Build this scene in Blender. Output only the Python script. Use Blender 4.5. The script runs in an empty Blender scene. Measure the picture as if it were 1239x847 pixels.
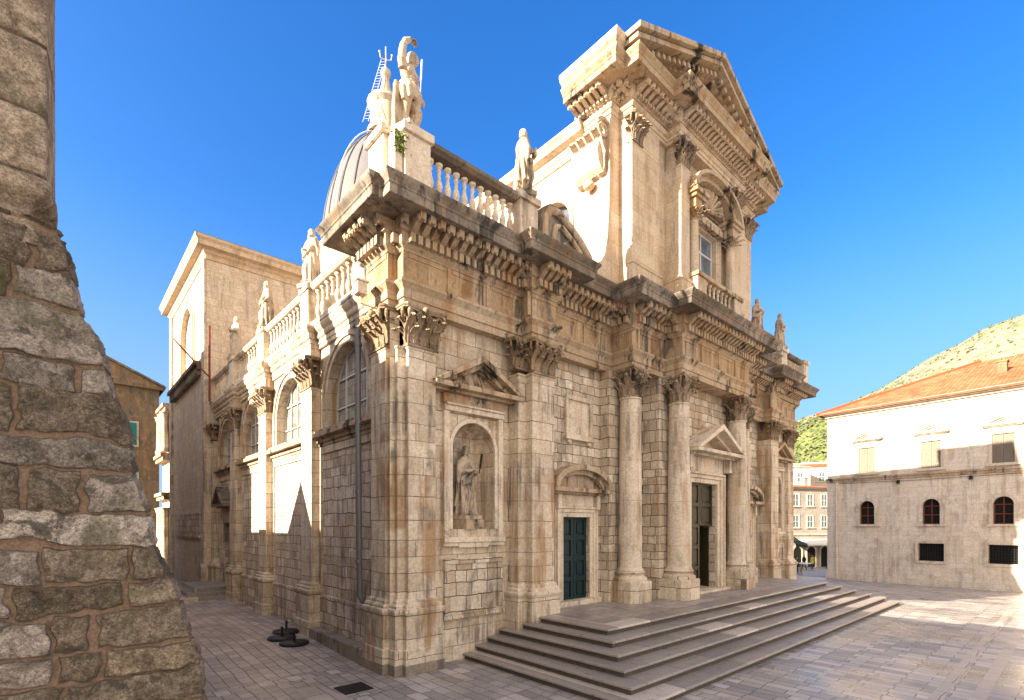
import bpy, bmesh, math, random
from mathutils import Vector, Matrix, noise
R = math.radians
random.seed(7)
scene = bpy.context.scene
COL = scene.collection

# ------------------------------------------------------------------ camera
TH = math.atan((1310 - 619.5) / 617.0)
cam = bpy.data.cameras.new('camera')
cam_o = bpy.data.objects.new('camera', cam); COL.objects.link(cam_o)
cam.sensor_width = 36.0
cam.lens = 36.0 * 617.0 / 1239.0
cam.shift_y = (637.0 - 423.5) / 1239.0
cam.clip_start = 0.1; cam.clip_end = 3000.0
cam_o.location = (-6.118, -10.626, 3.54)
cam_o.rotation_euler = (R(90), 0, -(math.pi / 2 - TH))
scene.camera = cam_o

# ------------------------------------------------------------------ sky, sun, exposure
TO_SUN = Vector((-1.0, 0.20, 0.41)).normalized()
SUN_EL = math.asin(TO_SUN.z)
SUN_AZ = math.atan2(TO_SUN.x, TO_SUN.y)          # clockwise from +Y
world = bpy.data.worlds.new('World'); scene.world = world
world.use_nodes = True
wn, wl = world.node_tree.nodes, world.node_tree.links
for n in list(wn): wn.remove(n)
w_out = wn.new('ShaderNodeOutputWorld'); w_bg = wn.new('ShaderNodeBackground')
w_sky = wn.new('ShaderNodeTexSky'); w_sky.sky_type = 'NISHITA'
w_sky.sun_disc = False
w_sky.sun_elevation = SUN_EL
w_sky.sun_rotation = SUN_AZ % (2 * math.pi)
w_sky.altitude = 0; w_sky.air_density = 1.0; w_sky.dust_density = 1.6; w_sky.ozone_density = 4.5
SKY_STRENGTH = 0.09
w_bg.inputs['Strength'].default_value = SKY_STRENGTH
# warm fill light added to the sky out of view, to brighten shaded stone
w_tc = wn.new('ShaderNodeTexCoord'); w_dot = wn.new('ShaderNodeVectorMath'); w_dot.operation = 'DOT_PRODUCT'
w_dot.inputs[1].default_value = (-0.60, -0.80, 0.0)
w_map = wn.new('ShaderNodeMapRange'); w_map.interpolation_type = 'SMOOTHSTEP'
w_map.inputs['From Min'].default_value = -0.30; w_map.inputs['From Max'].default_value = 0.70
w_mix = wn.new('ShaderNodeMix'); w_mix.data_type = 'RGBA'; w_mix.blend_type = 'MIX'
SKY_FILL = (5.0, 4.38, 3.75, 1.0)
w_mix.inputs[7].default_value = SKY_FILL
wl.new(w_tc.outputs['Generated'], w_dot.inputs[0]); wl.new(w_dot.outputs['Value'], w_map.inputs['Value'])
w_sat = wn.new('ShaderNodeHueSaturation'); w_sat.inputs['Saturation'].default_value = 1.26; w_sat.inputs['Hue'].default_value = 0.508; w_sat.inputs['Value'].default_value = 0.95
wl.new(w_sky.outputs['Color'], w_sat.inputs['Color'])
# paler air towards the horizon
w_sep = wn.new('ShaderNodeSeparateXYZ'); wl.new(w_tc.outputs['Generated'], w_sep.inputs[0])
w_hor = wn.new('ShaderNodeMapRange'); w_hor.interpolation_type = 'SMOOTHSTEP'
for k_, v_ in (('From Min', 0.02), ('From Max', 0.52), ('To Min', 0.85), ('To Max', 0.0)): w_hor.inputs[k_].default_value = v_
wl.new(w_sep.outputs['Z'], w_hor.inputs['Value'])
w_pale = wn.new('ShaderNodeMix'); w_pale.data_type = 'RGBA'; w_pale.inputs[7].default_value = (0.98, 1.48, 2.2, 1.0)
wl.new(w_hor.outputs['Result'], w_pale.inputs[0]); wl.new(w_sat.outputs['Color'], w_pale.inputs[6])
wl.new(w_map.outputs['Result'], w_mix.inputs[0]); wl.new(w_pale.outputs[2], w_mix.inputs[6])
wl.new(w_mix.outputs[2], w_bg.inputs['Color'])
wl.new(w_bg.outputs[0], w_out.inputs[0])

sun = bpy.data.lights.new('sun', 'SUN'); sun.energy = 5.0; sun.angle = R(0.5); sun.color = (1.0, 0.87, 0.68)
sun_o = bpy.data.objects.new('sun', sun); COL.objects.link(sun_o)
sun_o.rotation_euler = TO_SUN.to_track_quat('Z', 'Y').to_euler()

vs = scene.view_settings
vs.view_transform = 'Standard'; vs.look = 'None'; vs.gamma = 1.0; vs.use_curve_mapping = False
vs.exposure = 2.14
scene.render.engine = 'CYCLES'
scene.cycles.max_bounces = 8; scene.cycles.diffuse_bounces = 5

# ------------------------------------------------------------------ materials
class NT:
    def __init__(s, name):
        s.m = bpy.data.materials.new(name); s.m.use_nodes = True
        s.n = s.m.node_tree.nodes; s.l = s.m.node_tree.links
        s.b = s.n['Principled BSDF']
        s.b.inputs['Specular IOR Level'].default_value = 0.25
    def new(s, t, **kw):
        n = s.n.new(t)
        for k, v in kw.items(): setattr(n, k, v)
        return n
    def link(s, a, b): s.l.new(a, b)
    def pos(s):
        return s.new('ShaderNodeNewGeometry').outputs['Position']
    def scaled(s, vec, sc):
        m = s.new('ShaderNodeMapping'); m.inputs['Scale'].default_value = sc
        s.link(vec, m.inputs['Vector']); return m.outputs[0]
    def noise(s, vec, scale, detail=4, rough=0.55, dist=0.0):
        n = s.new('ShaderNodeTexNoise'); n.inputs['Scale'].default_value = scale
        n.inputs['Detail'].default_value = detail; n.inputs['Roughness'].default_value = rough
        n.inputs['Distortion'].default_value = dist
        s.link(vec, n.inputs['Vector']); return n.outputs['Fac']
    def ramp(s, fac, a, b, lo=0.0, hi=1.0):
        m = s.new('ShaderNodeMapRange'); m.interpolation_type = 'SMOOTHSTEP'
        m.inputs['From Min'].default_value = a; m.inputs['From Max'].default_value = b
        m.inputs['To Min'].default_value = lo; m.inputs['To Max'].default_value = hi
        s.link(fac, m.inputs['Value']); return m.outputs[0]
    def mix(s, fac, a, b, mode='MIX'):
        m = s.new('ShaderNodeMix'); m.data_type = 'RGBA'; m.blend_type = mode
        for i, v in ((0, fac), (6, a), (7, b)):
            if isinstance(v, (int, float)): m.inputs[i].default_value = v
            elif isinstance(v, tuple): m.inputs[i].default_value = (*v[:3], 1.0)
            else: s.link(v, m.inputs[i])
        return m.outputs[2]
    def math(s, op, a, b=None):
        m = s.new('ShaderNodeMath'); m.operation = op
        for i, v in ((0, a), (1, b)):
            if v is None: continue
            if isinstance(v, (int, float)): m.inputs[i].default_value = v
            else: s.link(v, m.inputs[i])
        return m.outputs[0]
    def out(s, col, rough=0.85, height=None, strength=0.5, dist=0.02):
        if isinstance(col, tuple): s.b.inputs['Base Color'].default_value = (*col[:3], 1)
        else: s.link(col, s.b.inputs['Base Color'])
        if isinstance(rough, (int, float)): s.b.inputs['Roughness'].default_value = rough
        else: s.link(rough, s.b.inputs['Roughness'])
        if height is not None:
            bp = s.new('ShaderNodeBump'); bp.inputs['Strength'].default_value = strength
            bp.inputs['Distance'].default_value = dist
            s.link(height, bp.inputs['Height']); s.link(bp.outputs[0], s.b.inputs['Normal'])
        return s.m

def stone(name, c1, c2, mortar=(0.16, 0.12, 0.09), bw=0.9, bh=0.42, stain=0.5, grime=0.4, streak=0.5, msize=0.006,
          bump=0.5, warp=0.02, rough=0.85, stain_col=(0.30, 0.16, 0.065), grime_col=(0.075, 0.068, 0.06), pits=0.4, pale=0.3):
    t = NT(name); p = t.pos()
    sp = t.new('ShaderNodeSeparateXYZ'); t.link(p, sp.inputs[0])
    run = t.math('ADD', sp.outputs['X'], sp.outputs['Y'])
    n1 = t.noise(p, 1.7, 3)
    zz = t.math('ADD', sp.outputs['Z'], t.math('MULTIPLY', t.math('SUBTRACT', n1, 0.5), warp * 2))
    # uneven course heights
    wz = t.math('MULTIPLY', t.math('SINE', t.math('MULTIPLY', zz, 2.3)), 0.09)
    zz2 = t.math('ADD', zz, wz)
    cb = t.new('ShaderNodeCombineXYZ'); t.link(run, cb.inputs[0]); t.link(zz2, cb.inputs[1])
    br = t.new('ShaderNodeTexBrick'); br.offset = 0.37; br.squash = 0.7; br.squash_frequency = 3
    br.inputs['Scale'].default_value = 1.0; br.inputs['Brick Width'].default_value = bw
    br.inputs['Row Height'].default_value = bh; br.inputs['Mortar Size'].default_value = msize
    br.inputs['Mortar Smooth'].default_value = 0.3; br.inputs['Bias'].default_value = 0.0
    br.inputs['Color1'].default_value = (*c1, 1); br.inputs['Color2'].default_value = (*c2, 1)
    br.inputs['Mortar'].default_value = (*mortar, 1)
    t.link(cb.outputs[0], br.inputs['Vector'])
    col = br.outputs['Color']
    big = t.noise(p, 0.55, 5, 0.6)
    col = t.mix(t.ramp(big, 0.42, 0.62, 0, 0.55), col, (0.64, 0.56, 0.47), 'MIX') if pale > 0.5 else \
          t.mix(t.ramp(big, 0.47, 0.60, 0, pale), col, (0.56, 0.485, 0.41), 'MIX')
    fine = t.noise(p, 14, 6, 0.65)
    col = t.mix(1.0, col, t.mix(t.ramp(fine, 0.3, 0.7), (0.78, 0.76, 0.74), (1.12, 1.12, 1.12)), 'MULTIPLY')
    # rusty vertical streaks
    st = t.noise(t.scaled(p, (2.6, 2.6, 0.16)), 1.0, 6, 0.62, 0.4)
    pm = t.noise(p, 0.8, 3)
    f = t.math('MULTIPLY', t.ramp(st, 0.47, 0.62), t.ramp(pm, 0.40, 0.56))
    col = t.mix(t.math('MULTIPLY', f, streak * 0.8), col, stain_col)
    rs = t.noise(t.scaled(p, (4.5, 4.5, 0.22)), 1.0, 7, 0.65, 0.3); rm = t.noise(p, 0.55, 4, 0.6)
    col = t.mix(t.math('MULTIPLY', t.math('MULTIPLY', t.ramp(rs, 0.50, 0.62), t.ramp(rm, 0.47, 0.58)), min(1.0, grime * 1.7)), col, (0.085, 0.075, 0.065))
    # ochre blotches
    bl = t.noise(p, 2.2, 6, 0.65, 0.6)
    col = t.mix(t.math('MULTIPLY', t.ramp(bl, 0.49, 0.62), stain * 0.55), col, (0.38, 0.26, 0.14))
    # black crust
    gr = t.noise(t.scaled(p, (1.0, 1.0, 0.45)), 1.6, 7, 0.7, 0.5)
    col = t.mix(t.math('MULTIPLY', t.ramp(gr, 0.53, 0.64), grime), col, grime_col)
    pit = t.noise(p, 38, 5, 0.7)
    col = t.mix(t.math('MULTIPLY', t.ramp(pit, 0.60, 0.68), pits), col, (0.12, 0.09, 0.07))
    h = t.math('ADD', t.math('MULTIPLY', br.outputs['Fac'], -0.9), t.math('ADD', t.math('MULTIPLY', fine, 0.22), t.math('ADD', t.math('MULTIPLY', pit, 0.10), t.math('MULTIPLY', bl, 0.5))))
    return t.out(col, rough, h, bump, 0.02)

M = {}
M['ashlar'] = stone('ashlar_stone', (0.67, 0.585, 0.465), (0.49, 0.405, 0.305), mortar=(0.14, 0.10, 0.07), bw=1.1, bh=0.47, msize=0.009, stain=0.5, streak=0.95, grime=0.42, pale=0.5, bump=0.6)
M['block'] = stone('small_block_stone', (0.71, 0.635, 0.53), (0.41, 0.33, 0.245), mortar=(0.11, 0.085, 0.062), bw=0.52, bh=0.33, msize=0.013, stain=0.5, streak=0.5, grime=0.45, bump=0.9, warp=0.07)
M['smooth'] = stone('dressed_stone', (0.67, 0.59, 0.48), (0.58, 0.49, 0.38), mortar=(0.25, 0.18, 0.12), bw=2.7, bh=1.45, msize=0.005, stain=0.3, streak=0.6, grime=0.3, bump=0.35, pale=0.45)
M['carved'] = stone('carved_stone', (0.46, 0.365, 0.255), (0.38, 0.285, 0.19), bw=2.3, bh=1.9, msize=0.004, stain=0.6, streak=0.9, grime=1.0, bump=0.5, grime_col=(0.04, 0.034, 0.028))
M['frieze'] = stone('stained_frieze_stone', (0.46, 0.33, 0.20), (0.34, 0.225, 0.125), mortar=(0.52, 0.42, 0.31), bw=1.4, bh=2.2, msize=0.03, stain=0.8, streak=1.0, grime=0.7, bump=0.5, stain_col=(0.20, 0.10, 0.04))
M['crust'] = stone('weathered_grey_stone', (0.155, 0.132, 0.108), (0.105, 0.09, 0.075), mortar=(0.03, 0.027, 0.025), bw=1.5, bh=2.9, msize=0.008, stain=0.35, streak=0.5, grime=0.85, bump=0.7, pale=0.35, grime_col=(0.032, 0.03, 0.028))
M['upper'] = stone('pale_upper_stone', (0.62, 0.505, 0.375), (0.53, 0.415, 0.29), mortar=(0.25, 0.18, 0.12), bw=1.2, bh=0.55, msize=0.005, stain=0.3, streak=0.55, grime=0.22, bump=0.35, pale=0.45)
M['statue'] = stone('statue_stone', (0.50, 0.41, 0.31), (0.48, 0.39, 0.29), bw=9, bh=9, msize=0.0, stain=0.5, streak=0.6, grime=0.75, bump=0.6, pale=0.4)
M['lightstone'] = stone('light_trim_stone', (0.69, 0.605, 0.49), (0.63, 0.54, 0.42), bw=2.5, bh=3.5, msize=0.002, stain=0.3, streak=0.5, grime=0.36, bump=0.3, pale=0.5)
M['palace'] = stone('palace_stone', (0.74, 0.65, 0.535), (0.67, 0.575, 0.46), mortar=(0.42, 0.34, 0.26), bw=0.85, bh=0.36, msize=0.006, stain=0.25, streak=0.5, grime=0.16, bump=0.3, pale=0.2, pits=0.1)
M['brown'] = stone('old_brown_render', (0.175, 0.125, 0.075), (0.15, 0.105, 0.062), bw=3, bh=4, msize=0.002, stain=0.5, streak=0.6, grime=0.6, bump=0.6, pale=0.0)
M['house'] = stone('pale_house_stone', (0.62, 0.55, 0.46), (0.55, 0.48, 0.40), mortar=(0.4, 0.33, 0.27), bw=0.9, bh=0.4, msize=0.004, stain=0.25, streak=0.25, grime=0.1, bump=0.2, pale=0.6, pits=0.1)
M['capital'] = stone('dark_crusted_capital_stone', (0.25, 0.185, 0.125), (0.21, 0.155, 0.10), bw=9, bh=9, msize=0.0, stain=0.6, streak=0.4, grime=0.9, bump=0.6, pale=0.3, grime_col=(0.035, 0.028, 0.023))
M['transept'] = stone('coursed_transept_stone', (0.66, 0.565, 0.44), (0.55, 0.455, 0.34), mortar=(0.28, 0.22, 0.16), bw=0.6, bh=0.3, msize=0.006, stain=0.25, streak=0.2, grime=0.22, bump=0.4, pale=0.4)
M['house_shade'] = stone('shade_grey_house_stone', (0.36, 0.325, 0.29), (0.30, 0.27, 0.24), bw=0.9, bh=0.4, msize=0.006, stain=0.2, streak=0.3, grime=0.15, bump=0.3, pale=0.2, pits=0.1)  # darker house stone, the shop house's shade put into its colour
M['bench'] = stone('dark_plinth_stone', (0.27, 0.235, 0.195), (0.20, 0.175, 0.145), bw=1.3, bh=1.4, msize=0.006, stain=0.3, streak=0.4, grime=0.7, bump=0.8)

def simple(name, col, rough=0.6, metal=0.0, var=0.25, scale=6.0, spec=None):
    t = NT(name); p = t.pos()
    n = t.noise(p, scale, 5, 0.6)
    lo = tuple(c * (1 - var) for c in col); hi = tuple(min(1, c * (1 + var)) for c in col)
    t.b.inputs['Metallic'].default_value = metal
    if spec is not None: t.b.inputs['Specular IOR Level'].default_value = spec
    return t.out(t.mix(n, lo, hi), rough, n, 0.15, 0.01)

M['green_door'] = simple('dark_green_paint', (0.007, 0.024, 0.028), 0.45, var=0.35, scale=9)
M['bronze_door'] = simple('olive_bronze_paint', (0.030, 0.025, 0.012), 0.45, var=0.4, scale=5)
M['dark'] = simple('dark_interior', (0.012, 0.011, 0.010), 0.9)
M['white'] = simple('white_window_paint', (0.55, 0.55, 0.53), 0.5, var=0.12)
M['lead'] = simple('grey_lead_roof', (0.125, 0.12, 0.125), 0.6, var=0.25, scale=3)
M['pipe'] = simple('grey_painted_metal', (0.17, 0.17, 0.175), 0.45, metal=0.3)
M['iron'] = simple('dark_iron', (0.025, 0.023, 0.022), 0.6, metal=0.3, var=0.4)
M['rust'] = simple('rusty_red_iron', (0.16, 0.045, 0.03), 0.8, var=0.4)
M['black'] = simple('black_cast_iron', (0.018, 0.017, 0.02), 0.4, metal=0.2)
M['shutter'] = simple('brown_grey_shutter', (0.20, 0.165, 0.13), 0.7)
M['teal'] = simple('teal_shutter_paint', (0.012, 0.17, 0.15), 0.6)
M['skin'] = simple('skin', (0.42, 0.26, 0.19), 0.6, var=0.1)
M['hair'] = simple('dark_hair', (0.03, 0.022, 0.016), 0.6)
M['coat_green'] = simple('dark_green_coat', (0.02, 0.035, 0.022), 0.9)
M['coat_black'] = simple('black_coat', (0.015, 0.015, 0.017), 0.9)
M['cloth_blue'] = simple('blue_denim', (0.04, 0.06, 0.11), 0.9)
M['cloth_tan'] = simple('tan_cloth', (0.45, 0.30, 0.17), 0.9)
M['cloth_yellow'] = simple('yellow_cloth', (0.55, 0.45, 0.04), 0.9)
M['awning'] = simple('white_awning_canvas', (0.72, 0.69, 0.62), 0.85, var=0.08)
M['awning_dark'] = simple('dark_awning_canvas', (0.02, 0.03, 0.028), 0.85)

def glass(name, tint, rough=0.08):
    t = NT(name)
    t.b.inputs['Specular IOR Level'].default_value = 0.8
    p = t.pos(); n = t.noise(p, 2.3, 3)
    lo = tuple(c * 0.6 for c in tint)
    return t.out(t.mix(t.ramp(n, 0.35, 0.65), lo, tint), rough, n, 0.05, 0.02)
M['glass'] = glass('window_glass', (0.10, 0.115, 0.13))
M['glass_blue'] = glass('blue_window_glass', (0.16, 0.20, 0.26))
def leaded():
    t = NT('leaded_glass'); p = t.pos()
    t.b.inputs['Specular IOR Level'].default_value = 0.7
    sp = t.new('ShaderNodeSeparateXYZ'); t.link(p, sp.inputs[0])
    cb = t.new('ShaderNodeCombineXYZ'); t.link(sp.outputs['Y'], cb.inputs[0]); t.link(sp.outputs['Z'], cb.inputs[1])
    br = t.new('ShaderNodeTexBrick'); br.offset = 0.0
    for k, v in (('Scale', 1.0), ('Brick Width', 0.17), ('Row Height', 0.24), ('Mortar Size', 0.006), ('Bias', 0.0)): br.inputs[k].default_value = v
    br.inputs['Color1'].default_value = (0.38, 0.35, 0.31, 1); br.inputs['Color2'].default_value = (0.22, 0.20, 0.18, 1)
    br.inputs['Mortar'].default_value = (0.06, 0.055, 0.05, 1)
    t.link(cb.outputs[0], br.inputs['Vector'])
    n = t.noise(p, 3.5, 2)
    rm = t.noise(p, 1.1, 2)
    col = t.mix(t.ramp(rm, 0.60, 0.64, 0, 0.7), br.outputs['Color'], (0.20, 0.08, 0.03))
    return t.out(col, 0.16, n, 0.2, 0.02)
M['leaded'] = leaded()

def terracotta():
    t = NT('terracotta_tiles'); p = t.pos()
    tc = t.new('ShaderNodeTexCoord').outputs['UV']
    sp = t.new('ShaderNodeSeparateXYZ'); t.link(tc, sp.inputs[0])
    u = t.math('MULTIPLY', sp.outputs['X'], 2 * math.pi / 0.26)
    wv = t.math('ABSOLUTE', t.math('SINE', t.math('MULTIPLY', u, 0.5)))
    row = t.math('FRACT', t.math('MULTIPLY', sp.outputs['Y'], 1 / 0.38))
    n = t.noise(p, 5.0, 4); n2 = t.noise(p, 0.6, 3)
    wh = t.new('ShaderNodeTexWhiteNoise')
    cb = t.new('ShaderNodeCombineXYZ')
    t.link(t.math('FLOOR', t.math('MULTIPLY', sp.outputs['X'], 1 / 0.26)), cb.inputs[0])
    t.link(t.math('FLOOR', t.math('MULTIPLY', sp.outputs['Y'], 1 / 0.38)), cb.inputs[1])
    t.link(cb.outputs[0], wh.inputs['Vector'])
    col = t.mix(wh.outputs['Value'], (0.27, 0.075, 0.028), (0.40, 0.14, 0.06))
    col = t.mix(t.ramp(n2, 0.4, 0.7, 0, 0.4), col, (0.34, 0.19, 0.10))
    col = t.mix(t.ramp(wv, 0.0, 0.35, 0.55, 0), col, (0.10, 0.035, 0.02))
    h = t.math('ADD', wv, t.math('MULTIPLY', row, 0.35))
    return t.out(col, 0.85, h, 0.9, 0.06)
M['tiles'] = terracotta()

def paving(name, rot, bw, bh, ca, cb_, mort, rough=(0.32, 0.6), dark=0.35, off=0.43):
    t = NT(name); p = t.pos()
    mp = t.new('ShaderNodeMapping'); mp.inputs['Rotation'].default_value = (0, 0, rot); t.link(p, mp.inputs['Vector'])
    wn_ = t.noise(p, 0.9, 3)
    add = t.new('ShaderNodeVectorMath'); add.operation = 'ADD'
    sc = t.new('ShaderNodeVectorMath'); sc.operation = 'SCALE'; sc.inputs['Scale'].default_value = 0.10
    nt = t.new('ShaderNodeTexNoise'); nt.inputs['Scale'].default_value = 1.1; t.link(p, nt.inputs['Vector'])
    t.link(nt.outputs['Color'], sc.inputs[0]); t.link(mp.outputs[0], add.inputs[0]); t.link(sc.outputs[0], add.inputs[1])
    br = t.new('ShaderNodeTexBrick'); br.offset = off; br.squash = 0.72; br.squash_frequency = 2
    for k, v in (('Scale', 1.0), ('Brick Width', bw), ('Row Height', bh), ('Mortar Size', 0.011), ('Mortar Smooth', 0.5), ('Bias', 0.1)): br.inputs[k].default_value = v
    br.inputs['Color1'].default_value = (*ca, 1); br.inputs['Color2'].default_value = (*cb_, 1); br.inputs['Mortar'].default_value = (*mort, 1)
    t.link(add.outputs[0], br.inputs['Vector'])
    col = br.outputs['Color']
    big = t.noise(p, 0.35, 5, 0.6, 0.5)
    col = t.mix(t.ramp(big, 0.48, 0.66, 0, dark), col, (0.165, 0.15, 0.145))
    fine = t.noise(p, 22, 6, 0.65)
    col = t.mix(1.0, col, t.mix(t.ramp(fine, 0.3, 0.7), (0.82, 0.82, 0.82), (1.1, 1.1, 1.1)), 'MULTIPLY')
    mid = t.noise(p, 2.4, 5, 0.6)
    col = t.mix(t.ramp(mid, 0.58, 0.70, 0, 0.35), col, (0.20, 0.16, 0.13))
    rg = t.math('ADD', t.ramp(big, 0.35, 0.65, rough[1], rough[0]), t.math('MULTIPLY', t.math('SUBTRACT', fine, 0.5), 0.2))
    h = t.math('ADD', t.math('MULTIPLY', br.outputs['Fac'], -1.0), t.math('ADD', t.math('MULTIPLY', mid, 0.5), t.math('MULTIPLY', fine, 0.22)))
    t.b.inputs['Specular IOR Level'].default_value = 0.5
    return t.out(col, rg, h, 0.65, 0.02)
M['paving'] = paving('square_paving', R(90), 0.66, 0.30, (0.52, 0.47, 0.43), (0.24, 0.22, 0.215), (0.06, 0.054, 0.05), rough=(0.22, 0.55), dark=0.5)
M['street'] = paving('street_paving', R(90), 0.46, 0.27, (0.44, 0.38, 0.335), (0.28, 0.24, 0.215), (0.06, 0.052, 0.046), rough=(0.36, 0.62), dark=0.4)
M['slab'] = paving('pale_slab_paving', R(90), 1.6, 0.9, (0.48, 0.41, 0.35), (0.40, 0.34, 0.29), (0.12, 0.10, 0.085))

def step_mat():
    t = NT('worn_step_stone'); p = t.pos()
    sp = t.new('ShaderNodeSeparateXYZ'); t.link(p, sp.inputs[0])
    wh = t.new('ShaderNodeTexWhiteNoise')
    cb = t.new('ShaderNodeCombineXYZ')
    rowk = t.math('FLOOR', t.math('MULTIPLY', t.math('ADD', sp.outputs['Z'], 0.10), 6.0))
    sx = t.math('ADD', sp.outputs['X'], t.math('MULTIPLY', rowk, 0.71))
    bx = t.math('FLOOR', t.math('MULTIPLY', sx, 1 / 1.45))
    t.link(bx, cb.inputs[0]); t.link(rowk, cb.inputs[1])
    t.link(cb.outputs[0], wh.inputs['Vector'])
    col = t.mix(wh.outputs['Value'], (0.22, 0.195, 0.18), (0.33, 0.29, 0.26))
    # a few replaced pale treads
    col = t.mix(t.ramp(wh.outputs['Value'], 0.82, 0.83), col, (0.52, 0.455, 0.40))
    fr = t.math('FRACT', t.math('MULTIPLY', sx, 1 / 1.45))
    jt = t.math('LESS_THAN', fr, 0.016)
    col = t.mix(t.math('MULTIPLY', jt, 0.8), col, (0.05, 0.045, 0.045))
    n = t.noise(p, 1.6, 6, 0.65); fine = t.noise(p, 25, 6, 0.7)
    col = t.mix(t.ramp(n, 0.5, 0.7, 0, 0.35), col, (0.27, 0.21, 0.16))
    col = t.mix(1.0, col, t.mix(t.ramp(fine, 0.3, 0.7), (0.8, 0.8, 0.8), (1.12, 1.12, 1.12)), 'MULTIPLY')
    ch_ = t.noise(p, 6.5, 7, 0.72, 0.5); col = t.mix(t.ramp(ch_, 0.56, 0.63, 0, 0.55), col, (0.10, 0.085, 0.075)); col = t.mix(t.ramp(ch_, 0.42, 0.36, 0, 0.35), col, (0.40, 0.35, 0.31))
    t.b.inputs['Specular IOR Level'].default_value = 0.5
    return t.out(col, t.ramp(n, 0.3, 0.7, 0.30, 0.5), t.math('ADD', t.math('MULTIPLY', n, 0.6), t.math('MULTIPLY', fine, 0.4)), 0.4, 0.02)
M['step'] = step_mat()
M['riser'] = simple('dark_riser_stone', (0.085, 0.072, 0.062), 0.8, var=0.5, scale=7)  # risers are a darker stone than the treads

def rubble_mat(name, lich):
    t = NT(name); p = t.pos()
    at = t.new('ShaderNodeAttribute'); at.attribute_name = 'blockcol'
    mo = t.new('ShaderNodeAttribute'); mo.attribute_name = 'mortar'
    col = at.outputs['Color']
    a = t.noise(p, 7.0, 8, 0.7, 0.4); fine = t.noise(p, 45, 8, 0.75)
    sp_ = t.noise(p, 95, 4, 0.7); col = t.mix(t.ramp(sp_, 0.56, 0.62, 0, 0.65), col, (0.045, 0.04, 0.034)); col = t.mix(t.ramp(sp_, 0.44, 0.38, 0, 0.35), col, (0.52, 0.47, 0.41))
    vor = t.new('ShaderNodeTexVoronoi'); vor.inputs['Scale'].default_value = 26; t.link(p, vor.inputs['Vector'])
    col = t.mix(1.0, col, t.mix(t.ramp(a, 0.30, 0.70), (0.42, 0.40, 0.37), (1.35, 1.33, 1.3)), 'MULTIPLY')
    col = t.mix(1.0, col, t.mix(t.ramp(fine, 0.30, 0.68), (0.5, 0.49, 0.48), (1.35, 1.35, 1.35)), 'MULTIPLY')
    li = t.noise(p, 3.4, 9, 0.74, 0.8)
    col = t.mix(t.ramp(li, 0.545, 0.605, 0, lich), col, (0.055, 0.05, 0.04))
    mo2 = t.noise(p, 1.1, 6, 0.7, 0.5)
    col = t.mix(t.ramp(mo2, 0.55, 0.64, 0, 0.5), col, (0.075, 0.082, 0.03))
    mcol = t.mix(t.ramp(fine, 0.35, 0.65), (0.175, 0.118, 0.08), (0.285, 0.20, 0.14))
    mcol = t.mix(t.ramp(li, 0.56, 0.68, 0, 0.5), mcol, (0.10, 0.075, 0.055))
    col = t.mix(mo.outputs['Fac'], col, mcol)
    ed = t.math('MULTIPLY', t.ramp(mo.outputs['Fac'], 0.10, 0.45), t.ramp(mo.outputs['Fac'], 0.92, 0.55))
    col = t.mix(t.math('MULTIPLY', ed, t.ramp(a, 0.35, 0.6, 0.25, 0.9)), col, (0.045, 0.035, 0.028))  # joint edges darkened: dirt, plus shadow lines painted into the colour
    h = t.math('ADD', t.math('MULTIPLY', a, 0.5), t.math('ADD', t.math('MULTIPLY', fine, 0.5), t.math('MULTIPLY', vor.outputs['Distance'], 0.3)))
    return t.out(col, 0.92, h, 1.0, 0.04)
M['rubble'] = rubble_mat('rough_rubble_stone', 0.75)
M['rubble_upper'] = rubble_mat('coursed_upper_stone', 0.22)

def hill_mat():
    t = NT('rocky_hillside'); p = t.pos()
    n = t.noise(p, 0.035, 9, 0.72, 0.3); n2 = t.noise(p, 0.20, 7, 0.7); n3 = t.noise(p, 0.9, 4)
    sp = t.new('ShaderNodeSeparateXYZ'); t.link(p, sp.inputs[0])
    low = t.ramp(t.math('ADD', sp.outputs['Z'], t.math('MULTIPLY', n2, 18)), 52, 74, 1, 0)
    g = t.mix(t.ramp(n2, 0.35, 0.65), (0.085, 0.115, 0.025), (0.20, 0.22, 0.075))
    rock = t.mix(t.ramp(n2, 0.35, 0.62), (0.16, 0.15, 0.105), (0.27, 0.245, 0.185))
    rock = t.mix(t.ramp(n3, 0.50, 0.60, 0, 0.75), rock, (0.15, 0.155, 0.075))
    f = t.math('MAXIMUM', low, t.ramp(n, 0.52, 0.62, 0, 0.8))
    return t.out(t.mix(f, rock, g), 0.95, t.math('ADD', n2, n3), 0.8, 1.0)
M['hill'] = hill_mat()
M['leaf'] = simple('leaf_green', (0.07, 0.10, 0.022), 0.7, var=0.6, scale=8)
M['hill_leaf'] = simple('hillside_leaf', (0.10, 0.115, 0.05), 0.8, var=0.5, scale=0.4)
M['leaf_bright'] = simple('bright_leaf_green', (0.12, 0.17, 0.03), 0.7, var=0.5, scale=20)
M['bark'] = simple('bark', (0.10, 0.07, 0.045), 0.9)

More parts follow.
